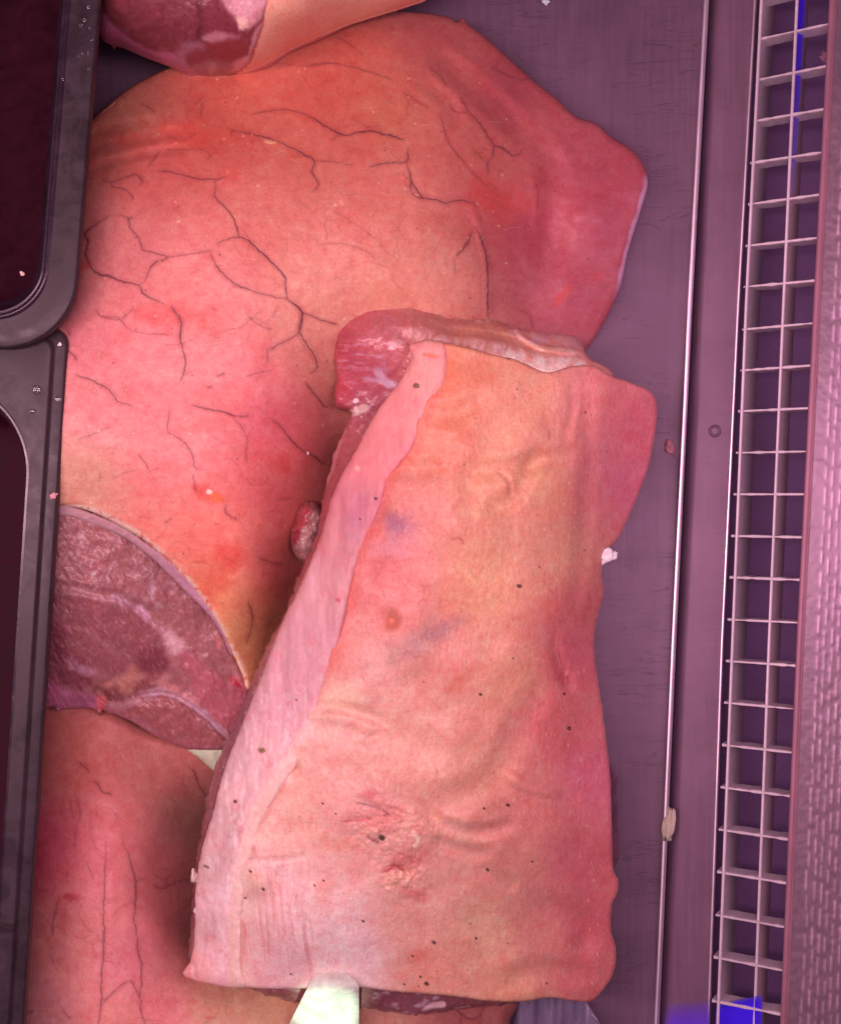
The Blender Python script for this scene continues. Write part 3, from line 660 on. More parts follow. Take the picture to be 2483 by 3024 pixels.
# ---------------------------------------------------------------- the lower leg
low_out = D([(60,1470),(90,1440),(200,1450),(300,1500),(440,1545),(520,1600),(620,1750),(760,1900),(900,2000),(1060,2060),(1052,2110),(1030,2200),(1000,2290),(500,2300),(40,2300),(20,2200),(10,2000),(40,1700)])
low_z = tps(D([(60,1470,.040),(200,1470,.050),(300,1510,.044),(440,1600,.026),(420,1700,.012),(390,1800,.010),(385,1920,.014),(330,1700,.050),(335,1920,.052),(200,1650,.068),(110,1700,.060),(60,1900,.060),(200,1900,.075),(300,1800,.055),(300,1950,.062),(200,2114,.078),(350,2114,.066),(450,2080,.054),(600,2100,.046),(900,2100,.040),(1050,2100,.030),(20,2200,.055),(600,2280,.045),(300,2280,.072),(1000,2280,.025),(520,1600,.02),(760,1900,.03)]))
low_col = colmap(D([(150,1560,(196,84,82)),(300,1600,(186,84,84)),(400,1680,(160,86,82)),(100,1750,(204,64,86)),(200,1780,(212,92,100)),(320,1800,(206,92,98)),(150,1950,(206,94,96)),(260,1990,(218,100,112)),(330,2090,(220,102,110)),(100,2100,(214,104,112)),(460,2080,(206,118,104)),(560,2090,(196,112,94)),(700,2110,(190,100,92)),(1000,2090,(150,64,66)),(250,2110,(216,112,110))]), 70)
low_veins = [(F_([(495,428),(545,465),(570,500)]),4,.8),(F_([(605,555),(640,590),(655,625),(715,645)]),5,.85),(F_([(730,745),(750,800)]),4.5,.6),
 (F_([(680,935),(678,1100),(672,1250),(665,1400),(668,1600),(655,1800),(650,1980),(635,2114),(630,2200)]),4.2,.85),
 (F_([(780,925),(820,1020),(850,1110),(870,1200),(870,1330),(862,1450),(880,1560),(890,1670),(908,1725),(910,1850),(900,1950),(910,2050),(930,2110),(950,2200)]),4.5,.8),
 (F_([(870,1200),(900,1190),(930,1185)]),3.5,.6),(F_([(980,1220),(1040,1245),(1120,1210),(1200,1190)]),4.5,.7),(F_([(655,1985),(740,1900),(840,1840),(870,1890),(895,1935)]),4,.8),
 (F_([(1215,470),(1255,510),(1265,570),(1310,630),(1345,690),(1380,760)]),5.5,.85),(F_([(490,655),(515,770),(490,880),(480,980)]),4,.55),(F_([(385,1290),(350,1420),(340,1540)]),5,.65),(F_([(330,1680),(340,1720)]),5,.6),
 (F_([(145,2060),(210,2030)]),4,.6),(F_([(450,680),(470,800)]),3.5,.35),(F_([(560,1080),(590,1180)]),3.5,.4),(F_([(410,2030),(445,2080)]),4,.5),
 (D([(945,2060),(942,2080),(952,2095),(975,2105),(992,2095),(1000,2070)]),6,.8),(D([(992,2095),(985,2130)]),6,.7),(D([(952,2095),(945,2130)]),6,.7),
 (D([(590,2050),(620,2070),(640,2080)]),5,.35)]
def low_zf(x, y, d): return low_z(x, y)+0.0014*fbm(x, y, 150, 3, 121)+0.0003*fbm(x, y, 30, 3, 122)
def low_cf(x, y, d):
    c = skin_mottle(low_col(x, y)*np.array([1.03, 1.28, 1.2]), x, y, 130, 1.0)
    for (cx, cy, rx, ry, k) in ((215,2650,36,14,.7),(190,2720,24,40,.4),(500,2960,40,20,.3),(620,3005,14,6,.5),(90,2560,60,120,.35)):
        c = over(c, blob(x, y, cx, cy, rx, ry, 0, 131, .5, .7), T(182, 44, 62), k)
    c = capillaries(c, x, y, low_out, 140, 500, VEINR, .34, (30, 90), 1.4)
    s = fbm(x*3.0, y*0.5, 26, 3, 133); c = mul(c, sst(0.3, 0.6, s), (0.92, 0.84, 0.86), .6)
    for p, w, k in low_veins:
        c = over(c, line(x, y, p, w*2.6, 7, 4, 0.2), VEINR, .2*k); c = over(c, line(x, y, p, w*.34, 2.7, 6, 0.6, True, 1.0), VEIN, .78*k)
    return c
low = thing('ham_joint', (-0.17, -0.2, 0), 'pink veined pork leg at the bottom left, below the dark cut face', 'pork joint')
field('skin', low_out, 3.6, low_zf, low_cf, M_SKIN, low, inset=0.004, R=40, rdrop=0.010, bottom=0.0004)

# ---------------------------------------------------------------- the ham hock at the top
hx_out = D([(150,-90),(205,-60),(205,68),(250,90),(300,114),(340,128),(372,142),(386,150),(396,154),(404,150),(420,155),(432,160),(446,156),(470,158),(490,155),(510,148),(560,124),(600,102),(650,78),(720,50),(790,28),(850,10),(884,-4),(960,-60),(960,-120),(600,-130),(300,-120)])
ham_z = tps(D([(150,-90,.12),(205,68,.082),(300,114,.078),(390,152,.074),(440,157,.073),(500,152,.073),(600,102,.074),(720,50,.070),(884,-4,.060),(300,60,.108),(400,100,.104),(470,125,.100),(420,40,.124),(540,60,.124),(540,110,.104),(540,-20,.140),(620,40,.118),(700,-10,.116),(800,-40,.100),(600,-60,.142),(400,-60,.132),(300,-120,.14),(960,-120,.07),(700,-120,.13)]))
def ham_zf(x, y, d):
    return ham_z(x, y)+0.0008*fbm(x, y, 90, 3, 141)+0.0004*fbm(x, y, 18, 3, 142)*(x < 760)
G_ = lambda p: Z(250, 0, 1050/1736.0, p)
skin_edge = np.array(G_([(905,-250),(895,0),(870,120),(845,200),(825,280),(790,330),(745,362),(700,375),(640,385)]))
def ham_cf(x, y, d):
    xo, yo = x, y; x = x+7*fbm(xo, yo, 30, 4, 145, .6); y = y+7*fbm(xo, yo, 30, 4, 146, .6)
    n1 = fbm(x, y, 50, 4, 143); n2 = fbm(x, y, 12, 3, 144)
    c = np.repeat(T(130, 50, 60)[None], len(x), 0)
    def poly(pts, rgb, k, soft=10, rough=6):
        nonlocal c
        P = catmull(G_(pts), 10, True); dd, _, _ = segdist(x, y, P[::2]); s = np.where(inside(x, y, P), dd, -dd)+rough*n1
        c = over(c, sst(-soft, soft, s), T(*rgb), k)
    c = mul(c, sst(-.2, .5, n2), (.72, .66, .7), .7)
    c = over(c, sst(.25, .5, -n2)*sst(-.1, .3, n1), T(150, 70, 84), .5)
    c = mul(c, line(x, y, G_([(565,-120),(568,0),(575,80),(570,150),(545,200),(470,235)]), 10, 16, 1, .2), (.62, .55, .6), .9)
    poly([(580,-100),(680,-100),(730,90),(750,140),(740,180),(640,170),(575,120)], (128, 42, 56), .8)
    poly([(60,-60),(75,40),(130,110),(220,185),(330,240),(430,268),(490,300),(520,350),(560,400),(460,400),(300,320),(60,230),(20,100)], (196, 92, 128), .95, 8)
    poly([(480,205),(560,200),(590,240),(560,262),(500,270),(490,320),(440,290)], (164, 88, 108), .8, 12)
    poly([(500,262),(540,240),(590,250),(600,290),(560,318),(510,315)], (136, 46, 58), .85, 10)
    poly([(600,205),(680,185),(770,195),(800,230),(790,280),(740,305),(670,300),(620,265)], (138, 44, 54), .9, 11)
    poly([(580,185),(640,150),(700,165),(760,175),(760,192),(680,192),(610,205)], (196, 112, 128), .8, 9)
    poly([(650,-120),(900,-120),(890,0),(850,100),(800,145),(760,150),(745,95),(690,40)], (222, 134, 146), .9, 10)
    c = mul(c, sst(-.1, .5, fbm(x, y, 26, 4, 149))*(x > 640), (.86, .74, .76), .7)
    poly([(745,85),(800,95),(790,145),(755,150)], (240, 168, 160), .8, 6)
    poly([(840,150),(860,120),(835,220),(815,290),(770,335),(730,355),(690,350),(740,310),(795,270),(810,210)], (222, 134, 148), .9, 8)
    poly([(490,330),(560,310),(620,290),(660,310),(720,320),(700,380),(620,390),(520,380)], (166, 90, 102), .85, 11)
    poly([(600,340),(630,300),(640,330),(615,378)], (186, 116, 118), .7, 9)
    poly([(500,340),(540,340),(545,365),(510,365)], (206, 104, 128), .8, 4)
    # skin side
    P = np.concatenate([skin_edge, np.array(G_([(1300,420),(2200,0),(2200,-300)]))]); ins = inside(x, y, P)
    dd, _, _ = segdist(x, y, skin_edge, False); s = np.where(ins, dd, -dd)+2*n2
    sk = colmap(D([(560,40,(255,154,134)),(640,60,(255,148,132)),(750,10,(255,154,134)),(860,-10,(252,132,116)),(520,140,(255,150,138)),(600,110,(252,136,124))]), 50)(x, y)
    sk = skin_mottle(sk, x, y, 150, .5)
    m = sst(-3, 3, s)[:, None]; c = c*(1-m)+sk*m
    c = over(c, np.clip(1-np.abs(s)/3.5, 0, 1)*(y < 330), T(180, 66, 58), .7)
    return c
ham = thing('pork_hock', (-0.12, 0.28, 0.05), 'cut end of a pork hock with orange skin, topmost, lying on the veined leg', 'pork joint')
field('hock_body', hx_out, 3.2, ham_zf, ham_cf, M_CUT, ham, inset=0.004, R=40, rdrop=0.010, jag=0.8, bottom=0.052, skirt=T(190, 92, 104))

# ---------------------------------------------------------------- the belly slab
J_ = lambda p: Z(1100, 1800, 0.579, p)
I_ = lambda p: Z(500, 2000, 0.4843, p)
L_ = lambda p: Z(850, 800, 0.6624, p)
M_ = lambda p: Z(900, 2200, 0.3456, p)
O_ = lambda p: Z(600, 1700, 0.4032, p)
cutline = D([(918,712),(922,760),(912,800),(888,828),(872,868),(852,922),(822,958),(800,990),(786,1040),(766,1090),(742,1140),(725,1200),(706,1290),(690,1350),(662,1420),(640,1462),(602,1540),(572,1588),(545,1622),(512,1690),(492,1760),(479,1830),(473,1900),(472,1980),(474,2034)])
cut_up = [(p[0]-(16 if p[1] < 1400*1.4303 else 0), p[1]) for p in cutline]
rind_out = D([(960,718),(1000,728),(1040,738),(1060,742),(1090,755),(1120,768),(1140,769),(1170,760),(1200,755),(1230,758),(1260,776),(1300,790),(1335,805),(1350,820),(1355,850),(1350,900),(1338,960),(1320,1010),(1300,1060),(1275,1110),(1250,1135),(1242,1160),(1240,1190),(1245,1220),(1238,1250),(1228,1290),(1225,1340),(1232,1400),(1243,1470),(1250,1530),(1258,1600),(1260,1660),(1262,1740),(1265,1800),(1275,1815),(1274,1840),(1262,1870),(1260,1920),(1268,1950),(1270,1985),(1260,2020),(1235,2055),(1215,2068),(1180,2065),(1130,2060),(1090,2066),(1050,2068),(1000,2065),(960,2060),(900,2053),(860,2050),(800,2045),(740,2038),(640,2040),(560,2041),(510,2038)])+cut_up[::-1]
slab_z = tps(D([(920,712,.112),(1050,740,.110),(1200,755,.098),(1260,776,.088),(1335,805,.070),(1355,850,.062),(1320,1010,.060),(1250,1135,.068),(1228,1290,.070),(1240,1470,.064),(1260,1700,.056),(1270,1950,.044),(1215,2068,.042),(1100,2062,.060),(900,2053,.074),(700,2040,.080),(480,2037,.074),
 (1205,880,.095),(1195,1050,.094),(1175,1250,.092),(1160,1400,.088),(1000,900,.114),(1000,1200,.113),(950,1500,.108),(1080,1500,.100),(1140,1700,.080),(1000,1750,.098),(1100,1900,.068),(800,1700,.107),(620,1700,.103),(560,1900,.094),(700,1950,.090),(900,1900,.086),(880,850,.116),(820,990,.114),(740,1200,.112),(660,1460,.106),(560,1620,.100),(492,1800,.090),
 (845,715,.106),(790,835,.100),(700,990,.097),(640,1160,.094),(560,1340,.090),(495,1510,.084),(440,1680,.078),(403,1850,.068),(378,2010,.058)]))
folds = [ # pts, width, depth(+ valley)
 (L_([(620,640),(740,640),(820,600),(850,570)]), 26, .0014), (L_([(490,880),(560,890),(640,880)]), 24, .0016), (L_([(800,880),(900,890),(1050,860),(1200,840),(1270,800)]), 22, .0013),
 (L_([(1075,880),(1040,960),(980,1030),(900,1060)]), 22, .0014), (L_([(800,930),(830,1000),(800,1060)]), 26, .0012), (L_([(940,890),(980,930),(985,990)]), 7, .0006),
 (L_([(1110,830),(1080,880)]), 20, .0012), (L_([(1330,480),(1335,700),(1335,900),(1320,1150),(1290,1400),(1250,1560)]), 20, .0008), (L_([(1270,500),(1265,640),(1230,760)]), 12, .0006),
 (J_([(930,350),(880,390),(780,520),(730,640),(690,730),(620,840),(520,920),(400,965),(250,975),(150,950)]), 34, .0015), (J_([(780,420),(720,520),(640,580)]), 30, -.0004),
 (J_([(250,1010),(310,1060),(380,1105),(480,1135),(600,1130),(700,1100)]), 18, .0018), (J_([(330,1180),(450,1220),(560,1240)]), 20, .0012), (J_([(680,840),(780,900),(930,935)]), 14, -.0012),
 (J_([(570,1330),(660,1380),(700,1400)]), 18, .0010), (J_([(690,1900),(800,1850),(940,1840),(1060,1850)]), 30, .0016), (J_([(860,1480),(1000,1560),(1080,1640),(1060,1740)]), 26, .0014),
 (J_([(930,170),(960,300),(1000,400)]), 16, .0010), (J_([(960,470),(900,560),(880,640)]), 60, -.0005),
 (O_([(820,970),(960,960),(1150,1000),(1300,1060)]), 14, .0012), (O_([(700,1020),(900,1030),(1060,1060),(1250,1130)]), 14, -.0009), (O_([(1080,820),(1250,760),(1400,640),(1550,560)]), 40, -.0012),
 (O_([(1280,470),(1400,520),(1560,450),(1700,360)]), 50, .0010), (O_([(1200,1220),(1260,1170)]), 10, .0007), (O_([(1120,1100),(1400,1150),(1650,1260)]), 40, .0010),
 (M_([(520,500),(620,530),(760,560),(860,600)]), 8, .0008), (M_([(400,640),(560,630),(720,610)]), 7, .0006), (M_([(680,1090),(720,1050),(760,1030),(830,1050),(880,1100)]), 6, .0010),
 (I_([(430,1110),(560,1120),(700,1110),(820,1090)]), 9, .0005),
]
def dimple(x, y, cx, cy, r, dep, rimh):
    q = np.hypot(x-cx, y-cy)/r
    return -dep*np.exp(-(q*(1+.35*np.clip((x-cx)/r, -1, 1))/.62)**2)
WR = []
g = np.random.default_rng(21)
for i in range(26):
    x0 = 420+i*17+g.normal(0, 5); y0 = 1150+g.uniform(-30, 330); ln = g.uniform(150, 560); sl = (x0-420)*0.00022+g.normal(.06, .03)
    WR.append((I_([(x0+sl*t*ln+g.normal(0, 3), min(y0+t*ln, 1850)) for t in np.linspace(0, 1, 6)]), g.uniform(3, 6), g.uniform(.00018, .00042)))
def rind_relief(x, y):
    z = 0.0034*fbm(x, y, 170, 2, 201)+0.0004*fbm(x, y, 48, 3, 202)*(.5+.5*sst(1300, 2000, y))+0.00016*fbm(x*1.4, y*.6, 9, 2, 203)
    for p, w, dep in folds: z = z-1.8*dep*line(x+6*fbm(x, y, 60, 2, 4), y, p, w*.2, w*1.9, 3, .1)
    for p, w, dep in WR: z = z-dep*line(x, y, p, w*.4, w*1.2, 4, .2)
    z = z+dimple(x, y, 1158, 1832, 38, .0070, 0)
    z = z+dimple(x, y, 872, 2272, 30, .0050, 0)+.0045*np.exp(-(np.hypot(x-766, y-2612)/34)**2)-.0008*blob(x, y, 776, 2626, 7, 7, 0, 6, .1, .9)
    sc1 = blob(x, y, 1150, 2440, 130, 110, 20, 205, .35, .8)+blob(x, y, 1190, 2590, 90, 80, 0, 206, .35, .8)
    z = z+np.clip(sc1, 0, 1)*(.0020*fbm(x, y, 26, 4, 207, .65)+.0010*np.abs(fbm(x, y, 12, 2, 208)))
    z = z+.0016*blob(x, y, 1100, 2456, 24, 15, 20, 6, .3, .6)+.0016*blob(x, y, 1165, 2592, 30, 20, -20, 6, .35, .5)
    return z
rind_col = colmap(D([(960,780,(226,124,92)),(1100,820,(226,136,104)),(1230,820,(226,116,106)),(1310,870,(214,96,100)),(1290,1000,(212,94,106)),(1220,1000,(206,102,98)),(900,900,(226,126,96)),(1000,1000,(228,140,104)),(1130,1000,(216,134,98)),(860,1050,(222,122,104)),(800,1150,(220,108,98)),(1000,1200,(222,138,100)),(1140,1150,(212,128,98)),(1210,1250,(202,96,88)),(1200,1350,(200,88,90)),
 (800,1250,(224,118,104)),(760,1370,(226,140,122)),(900,1400,(216,130,108)),(1050,1400,(214,128,98)),(1150,1500,(210,102,94)),(1220,1600,(210,94,102)),(720,1480,(234,158,134)),(640,1560,(236,150,130)),(850,1550,(224,142,116)),(1000,1600,(216,132,104)),(1100,1650,(214,112,98)),(600,1680,(240,160,134)),(740,1680,(230,142,124)),(900,1750,(222,138,116)),(1050,1780,(214,122,102)),(1190,1780,(198,88,88)),
 (560,1850,(244,166,152)),(650,1920,(248,178,162)),(720,1980,(246,178,166)),(560,1990,(246,166,154)),(850,1900,(228,142,120)),(1000,1920,(220,144,112)),(1120,1930,(208,112,98)),(1210,1920,(192,84,84)),(1220,2030,(198,92,86)),(1050,2040,(212,128,98)),(880,2020,(224,138,112))]), 55)
dots = [J_([p])[0]+(r,) for p, r in (((551,433),7),((977,430),6),((1001,606),8),((690,997),8),((568,1014),5),((586,1327),6),((813,1285),4),((528,1677),5),((497,1603),4),((690,1702),4),((313,1698),9),((275,1910),9),((244,1873),5),((205,1768),5),((45,1163),13),((886,1908),4),((717,250),4),((163,1912),4),((235,1920),4))]
dots += [I_([p])[0]+(r,) for p, r in (((495,1184),7),((743,1812),5),((1015,832),4),((935,770),4),((886,1268),4),((940,1240),4),((1183,1487),5),((465,1345),5),((573,1295),6))]
dots += [L_([p])[0]+(r,) for p, r in (((1030,1405),9),((1322,1245),4),((1325,630),4),((1020,527),3),((1120,1320),3))]
def rind_cf(x, y, d):
    c = skin_mottle(rind_col(x, y)*np.array([.97, .945, 1.19]), x, y, 210, .8)
    for (cx, cy, rx, ry, a, rgb, k) in ((1180,1552,46,40,0,(124,68,112),.62),(1125,1515,40,40,0,(166,90,104),.5),(1150,1620,60,30,0,(190,120,140),.35),(1110,1690,24,40,10,(190,60,62),.6),(1050,1760,40,50,0,(206,84,84),.5),(1010,1930,50,70,20,(206,92,84),.55),(985,1940,20,40,20,(190,86,60),.4),
        (1355,2010,34,44,20,(204,78,60),.5),(1230,1895,125,34,-32,(150,96,98),.55),(1310,1860,60,26,-35,(150,92,104),.4),(1010,2050,70,50,0,(238,180,150),.3),(1660,2000,26,16,60,(186,40,62),.5),(1640,1960,36,60,10,(190,60,76),.4),(1120,2420,90,40,-10,(206,96,96),.5),(1100,2350,30,14,0,(206,82,92),.6),(1200,2540,60,30,0,(200,78,82),.55),(1220,2640,40,18,20,(204,76,80),.55),
        (1000,2490,60,20,5,(212,104,80),.4),(960,2630,30,70,10,(220,110,100),.4),(1240,2820,30,20,-20,(214,84,76),.6),(740,2500,10,6,0,(204,84,76),.6),(870,2290,60,40,10,(216,120,100),.4),(760,2610,44,40,0,(206,116,88),.55),(1150,1836,32,30,0,(200,98,78),.6),(900,2210,60,20,5,(200,110,90),.4),(1215,1100,50,80,0,(216,92,66),.35),(1330,1250,60,60,0,(214,96,70),.3),(1500,1300,30,50,0,(236,150,120),.4),(1740,2700,90,60,20,(180,70,80),.4),(1330,1120,30,90,0,(232,96,62),.35)):  # brownish spot in the large dimple holds its inner shade
        c = over(c, blob(x+5*fbm(x, y, 30, 3, 5), y, cx, cy, rx*1.2, ry*1.2, a, 211, .42, 1.0, 34), T(*rgb), k)
    c = over(c, sst(12, 0, d-3*fbm(x, y, 30, 2, 9))*(x < 1330)*(y < 1420), T(232, 98, 64), .5)     # deeper orange by the cut, recess shade put into the colour
    # grain: fine streaks running down the belly
    s = fbm(x*2.6+y*.15, y*.55, 22, 4, 213, .6); c = mul(c, sst(.15, .6, s), (.92, .84, .84), .6); c = mul(c, sst(.2, .6, -s), (1.03, 1.10, 1.10), .6)
    for p, w, dep in WR: c = over(c, line(x, y, p, w*.5, 4, 4, .2), T(206, 96, 112), .24)
    for p, w, rgb, k in ((M_([(440,490),(560,520),(640,545),(720,590)]),4,(130,70,84),.6),(M_([(320,650),(420,650),(560,630)]),4,(196,66,70),.5),(M_([(520,760),(560,800),(620,825)]),5,(150,70,70),.7),(M_([(670,1090),(720,1060),(760,1030),(820,1050),(850,1075)]),5,(168,60,60),.8),
        (M_([(930,740),(940,780)]),9,(236,176,158),.6),(M_([(970,790),(965,835),(935,860)]),6,(240,184,164),.7),(M_([(700,1190),(760,1150),(840,1130)]),22,(240,160,144),.6),(M_([(540,740),(600,750)]),22,(236,156,144),.5),(M_([(1140,740),(1130,860)]),5,(180,110,90),.4),(M_([(1090,590),(1160,650)]),7,(214,136,104),.5),
        (L_([(735,1195),(760,1190),(775,1198),(780,1210)]),4,(180,80,70),.6),(L_([(1165,715),(1160,755)]),4,(170,80,66),.5),(L_([(975,380),(985,390)]),5,(150,60,50),.6),
        (O_([(330,1730),(400,1620),(480,1480),(510,1440)]),8,(216,96,96),.6),(I_([(600,600),(540,690),(490,800),(450,930),(425,1080),(410,1200),(415,1350),(430,1560)]),7,(212,96,96),.5)):
        c = over(c, line(x, y, p, w, 4, 9, .3), T(*rgb), k)
    g = np.random.default_rng(31)
    for i in range(130):
        px, py = g.uniform(1180, 1800), g.uniform(1120, 2950); ax = 80+g.normal(0, 15)
        c = over(c, blob(x, y, px, py, g.uniform(3, 9), g.uniform(1.6, 3), ax, 5, .2, .4), T(244, 160, 136), g.uniform(.2, .55))
    for i in range(60):
        px, py = g.uniform(700, 1800), g.uniform(1100, 2950)
        c = over(c, blob(x, y, px, py, 3, 3, 0, 5, .2, .4), T(130, 60, 50), g.uniform(.3, .7))
    dcl, _, _ = segdist(x, y, np.array([p[:2] for p in cutline]), False); nb_ = fbm(x, y, 60, 4, 233)
    lowm = sst(1950, 2250, y)
    c = over(c, (1-sst(8, 110, dcl+55*nb_))*lowm, T(240, 170, 164), .85)
    c = over(c, np.exp(-((dcl-40-14*nb_)/7.0)**2)*sst(2200, 2320, y)*sst(-.3, .3, nb_+.2), T(214, 104, 106), .6)
    c = over(c, (1-sst(2, 40, dcl+12*nb_))*(1-lowm)*sst(1000, 1200, y), T(214, 84, 76), .45)  # shadow line of the raised fat, painted into the rind colour
    for px, py, r in dots: c = over(c, blob(x, y, px, py, r, r*.75, 30, int(px), .35, .4), T(70, 36, 36), .92)
    return c
def rind_zf(x, y, d): return slab_z(x, y)+rind_relief(x, y)
slab = thing('pork_belly', (0.02, -0.06, 0), 'long slab of pork belly with wrinkled rind, on top of the two legs', 'pork joint')
field('rind', rind_out, 3.0, rind_zf, rind_cf, M_RIND, slab, thick=0.004, inset=0.0, R=9, rdrop=0.0012, jag=2.2, skirt=T(224, 130, 120))
# pale fat along the left side
strip_left = D([(846,713),(852,735),(838,765),(822,793),(790,835),(760,882),(735,930),(703,988),(682,1040),(666,1100),(642,1160),(616,1220),(590,1272),(562,1340),(540,1400),(515,1460),(496,1510),(474,1562),(455,1620),(440,1680),(422,1740),(411,1790),(404,1850),(403,1920),(396,1980),(378,2010),(395,2022),(440,2033),(480,2039),(510,2036)])
strip_right = D([(500,2000),(500,1900),(510,1820),(525,1750),(545,1690),(580,1630),(610,1585),(640,1530),(662,1440),(676,1400),(691,1352),(707,1292),(727,1200),(744,1140),(768,1090),(788,1040),(801,992),(824,960),(853,926),(874,870),(891,830),(914,800),(923,760),(919,714),(900,704),(880,702)])
SL = np.array([p[:2] for p in strip_left[:26]])
RINDP = catmull(rind_out, 14, True)
def strip_zf(x, y, d):
    dc, _, _ = segdist(x, y, np.array([p[:2] for p in cutline]), False)
    return slab_z(x, y)+.0022*(1-sst(1850, 2050, y))+.0012*sst(1900, 2050, y)+.0016*line(x, y, D([(590,1570),(548,1612),(505,1690),(474,1760),(458,1850),(452,1980)]), 14, 26, 3, .3)+.0016*fbm(x*1.5, y*.5, 50, 3, 229)+0.0006*fbm(x, y, 60, 3, 221)+0.0005*fbm(x, y, 14, 4, 222, .65)*sst(1900, 2200, y)+.00015*fbm(x, y, 14, 3, 223)
def strip_cf(x, y, d):
    n = fbm(x, y, 60, 4, 224); n2 = fbm(x, y, 13, 3, 225)
    c = colmap(D([(880,760,(240,140,140)),(830,850,(236,132,138)),(780,950,(228,122,130)),(740,1050,(208,110,126)),(700,1130,(206,120,130)),(670,1220,(214,134,142)),(640,1300,(212,132,146)),(600,1380,(212,132,146)),(560,1480,(214,140,154)),(510,1580,(206,144,152)),(560,1560,(228,150,158)),(470,1680,(200,138,144)),(500,1640,(232,158,166)),(440,1800,(200,138,142)),(460,1850,(238,168,180)),(425,1920,(202,142,148)),(450,1980,(232,156,168)),(400,2000,(214,132,134))]), 45)(x, y)*np.array([1.0,.97,.93])
    c = mul(c, sst(.1, .6, n), (.92, .86, .9), .6); c = mul(c, sst(.12, .5, n2)*sst(1700, 2150, y), (.86, .82, .86), .55)
    c = c*(1+.22*sst(1900, 2400, y))[:, None]; c = over(c, sst(.2, .55, fbm(x, y, 44, 4, 234)), T(222, 104, 118), .35); c = over(c, sst(.15, .5, fbm(x*1.4, y*.7, 20, 4, 235))*sst(1800, 2300, y), T(250, 186, 190), .5)  # lower strip lifted, pale highlights put into the colour
    c = over(c, inside(x, y, RINDP)*sst(2000, 2250, y), T(240, 168, 162), .8)
    c = over(c, blob(x, y, 1050, 1530, 40, 80, 20, 226, .5, .9), T(170, 96, 126), .38)
    c = over(c, line(x, y, L_([(130,1250),(115,1350),(100,1460)]), 6, 22, 1, .2), T(226, 150, 164), .4)
    c = over(c, line(x, y, L_([(10,1450),(60,1330),(110,1240),(140,1190)]), 10, 12, 1, .3), T(214, 108, 96), .7)
    s = fbm(x*3+y*.5, y*.4, 20, 3, 227); c = mul(c, sst(.2, .6, s)*sst(2300, 2500, y), (.88, .82, .88), .7)
    for (p, r, rgb) in ((L_([(573,511)])[0], 12, (70,44,32)), (L_([(392,1015)])[0], 6, (70,36,36)), (L_([(322,1107)])[0], 4, (90,36,50)), (I_([(566,446)])[0], 12, (130,84,42)), (I_([(402,758)])[0], 7, (70,34,40)), (I_([(775,137)])[0], 4, (100,50,50)), (L_([(225,1470)])[0], 10, (200,80,104))):
        c = over(c, blob(x, y, p[0], p[1], r, r*.8, 20, 228, .4, .4), T(*rgb), .9)
    c = over(c, blob(x, y, *L_([(573,513)])[0], 5, 4, 0, 3, .1, .4), T(160, 120, 90), .9)
    c = over(c, blob(x, y, *L_([(638,378)])[0], 28, 7, 12, 229, .3, .5), T(232, 110, 88), .85)
    c = over(c, blob(x, y, *L_([(312,880)])[0], 9, 9, 12, 229, .3, .5), T(238, 150, 150), .85)
    for p in (L_([(455,940),(440,960),(445,1000)]),): c = over(c, line(x, y, p, 4, 3, 1), T(250, 200, 190), .8)
    c = over(c, line(x, y, I_([(215,1150),(240,1160)]), 4, 3, 1), T(80, 50, 60), .8)
    return c
field('fat_layer', strip_left+strip_right, 3.2, strip_zf, strip_cf, M_FAT, slab, thick=0.012, inset=0.003, R=34, rdrop=0.0042, jag=3, skirt=T(196, 118, 128))
# lean meat that shows at the top end, down the left side and under the front edge
lean_out = D([(715,628),(728,640),(744,634),(756,627),(790,616),(815,611),(842,612),(862,624),(884,640),(922,655),(960,660),(1000,656),(1030,664),(1060,676),(1100,684),(1150,690),(1185,695),(1202,716),(1216,738),(1240,752),(1265,774),(1240,830),(1225,1000),(1215,1250),(1215,1500),(1262,1585),(1272,1625),(1274,1700),(1270,1790),(1200,1850),(1150,1980),(1050,2068),(1000,2076),(960,2082),(900,2092),(830,2094),(760,2082),(660,2076),(600,2070),(560,2058),(500,2036),(430,2025),(396,2000),(388,1960),(394,1900),(398,1840),(404,1780),(414,1720),(428,1650),(442,1590),(462,1540),(482,1500),(510,1430),(536,1370),(556,1320),(590,1260),(612,1200),(650,1110),(662,1060),(668,1020),(676,990),(684,965),(688,935),(705,905),(712,885),(720,868),(726,854),(705,845),(690,832),(694,800),(692,740),(694,700),(698,675),(693,655)])
lean_z = tps(D([(715,628,.084),(815,611,.082),(922,655,.082),(1030,664,.080),(1185,695,.074),(1265,774,.078),(740,700,.098),(700,750,.088),(700,830,.080),(800,690,.100),(900,690,.100),(1000,700,.100),(1100,725,.098),(1180,740,.092),(780,780,.090),(740,840,.082),(860,740,.103),
 (720,880,.080),(690,960,.076),(668,1020,.074),(700,960,.082),(640,1140,.072),(556,1320,.068),(482,1500,.062),(428,1650,.056),(398,1840,.046),(388,1960,.038),(500,2036,.052),(700,2075,.054),(830,2092,.052),(960,2080,.046),(1050,2066,.046),(800,2045,.060),(1274,1700,.038),(1262,1585,.044),(1000,1000,.088),(950,1400,.086),(900,1750,.08),(1100,1300,.076),(600,1700,.08),(750,1200,.09),(1150,1980,.034),(1200,1700,.05),(1200,1000,.072)]))
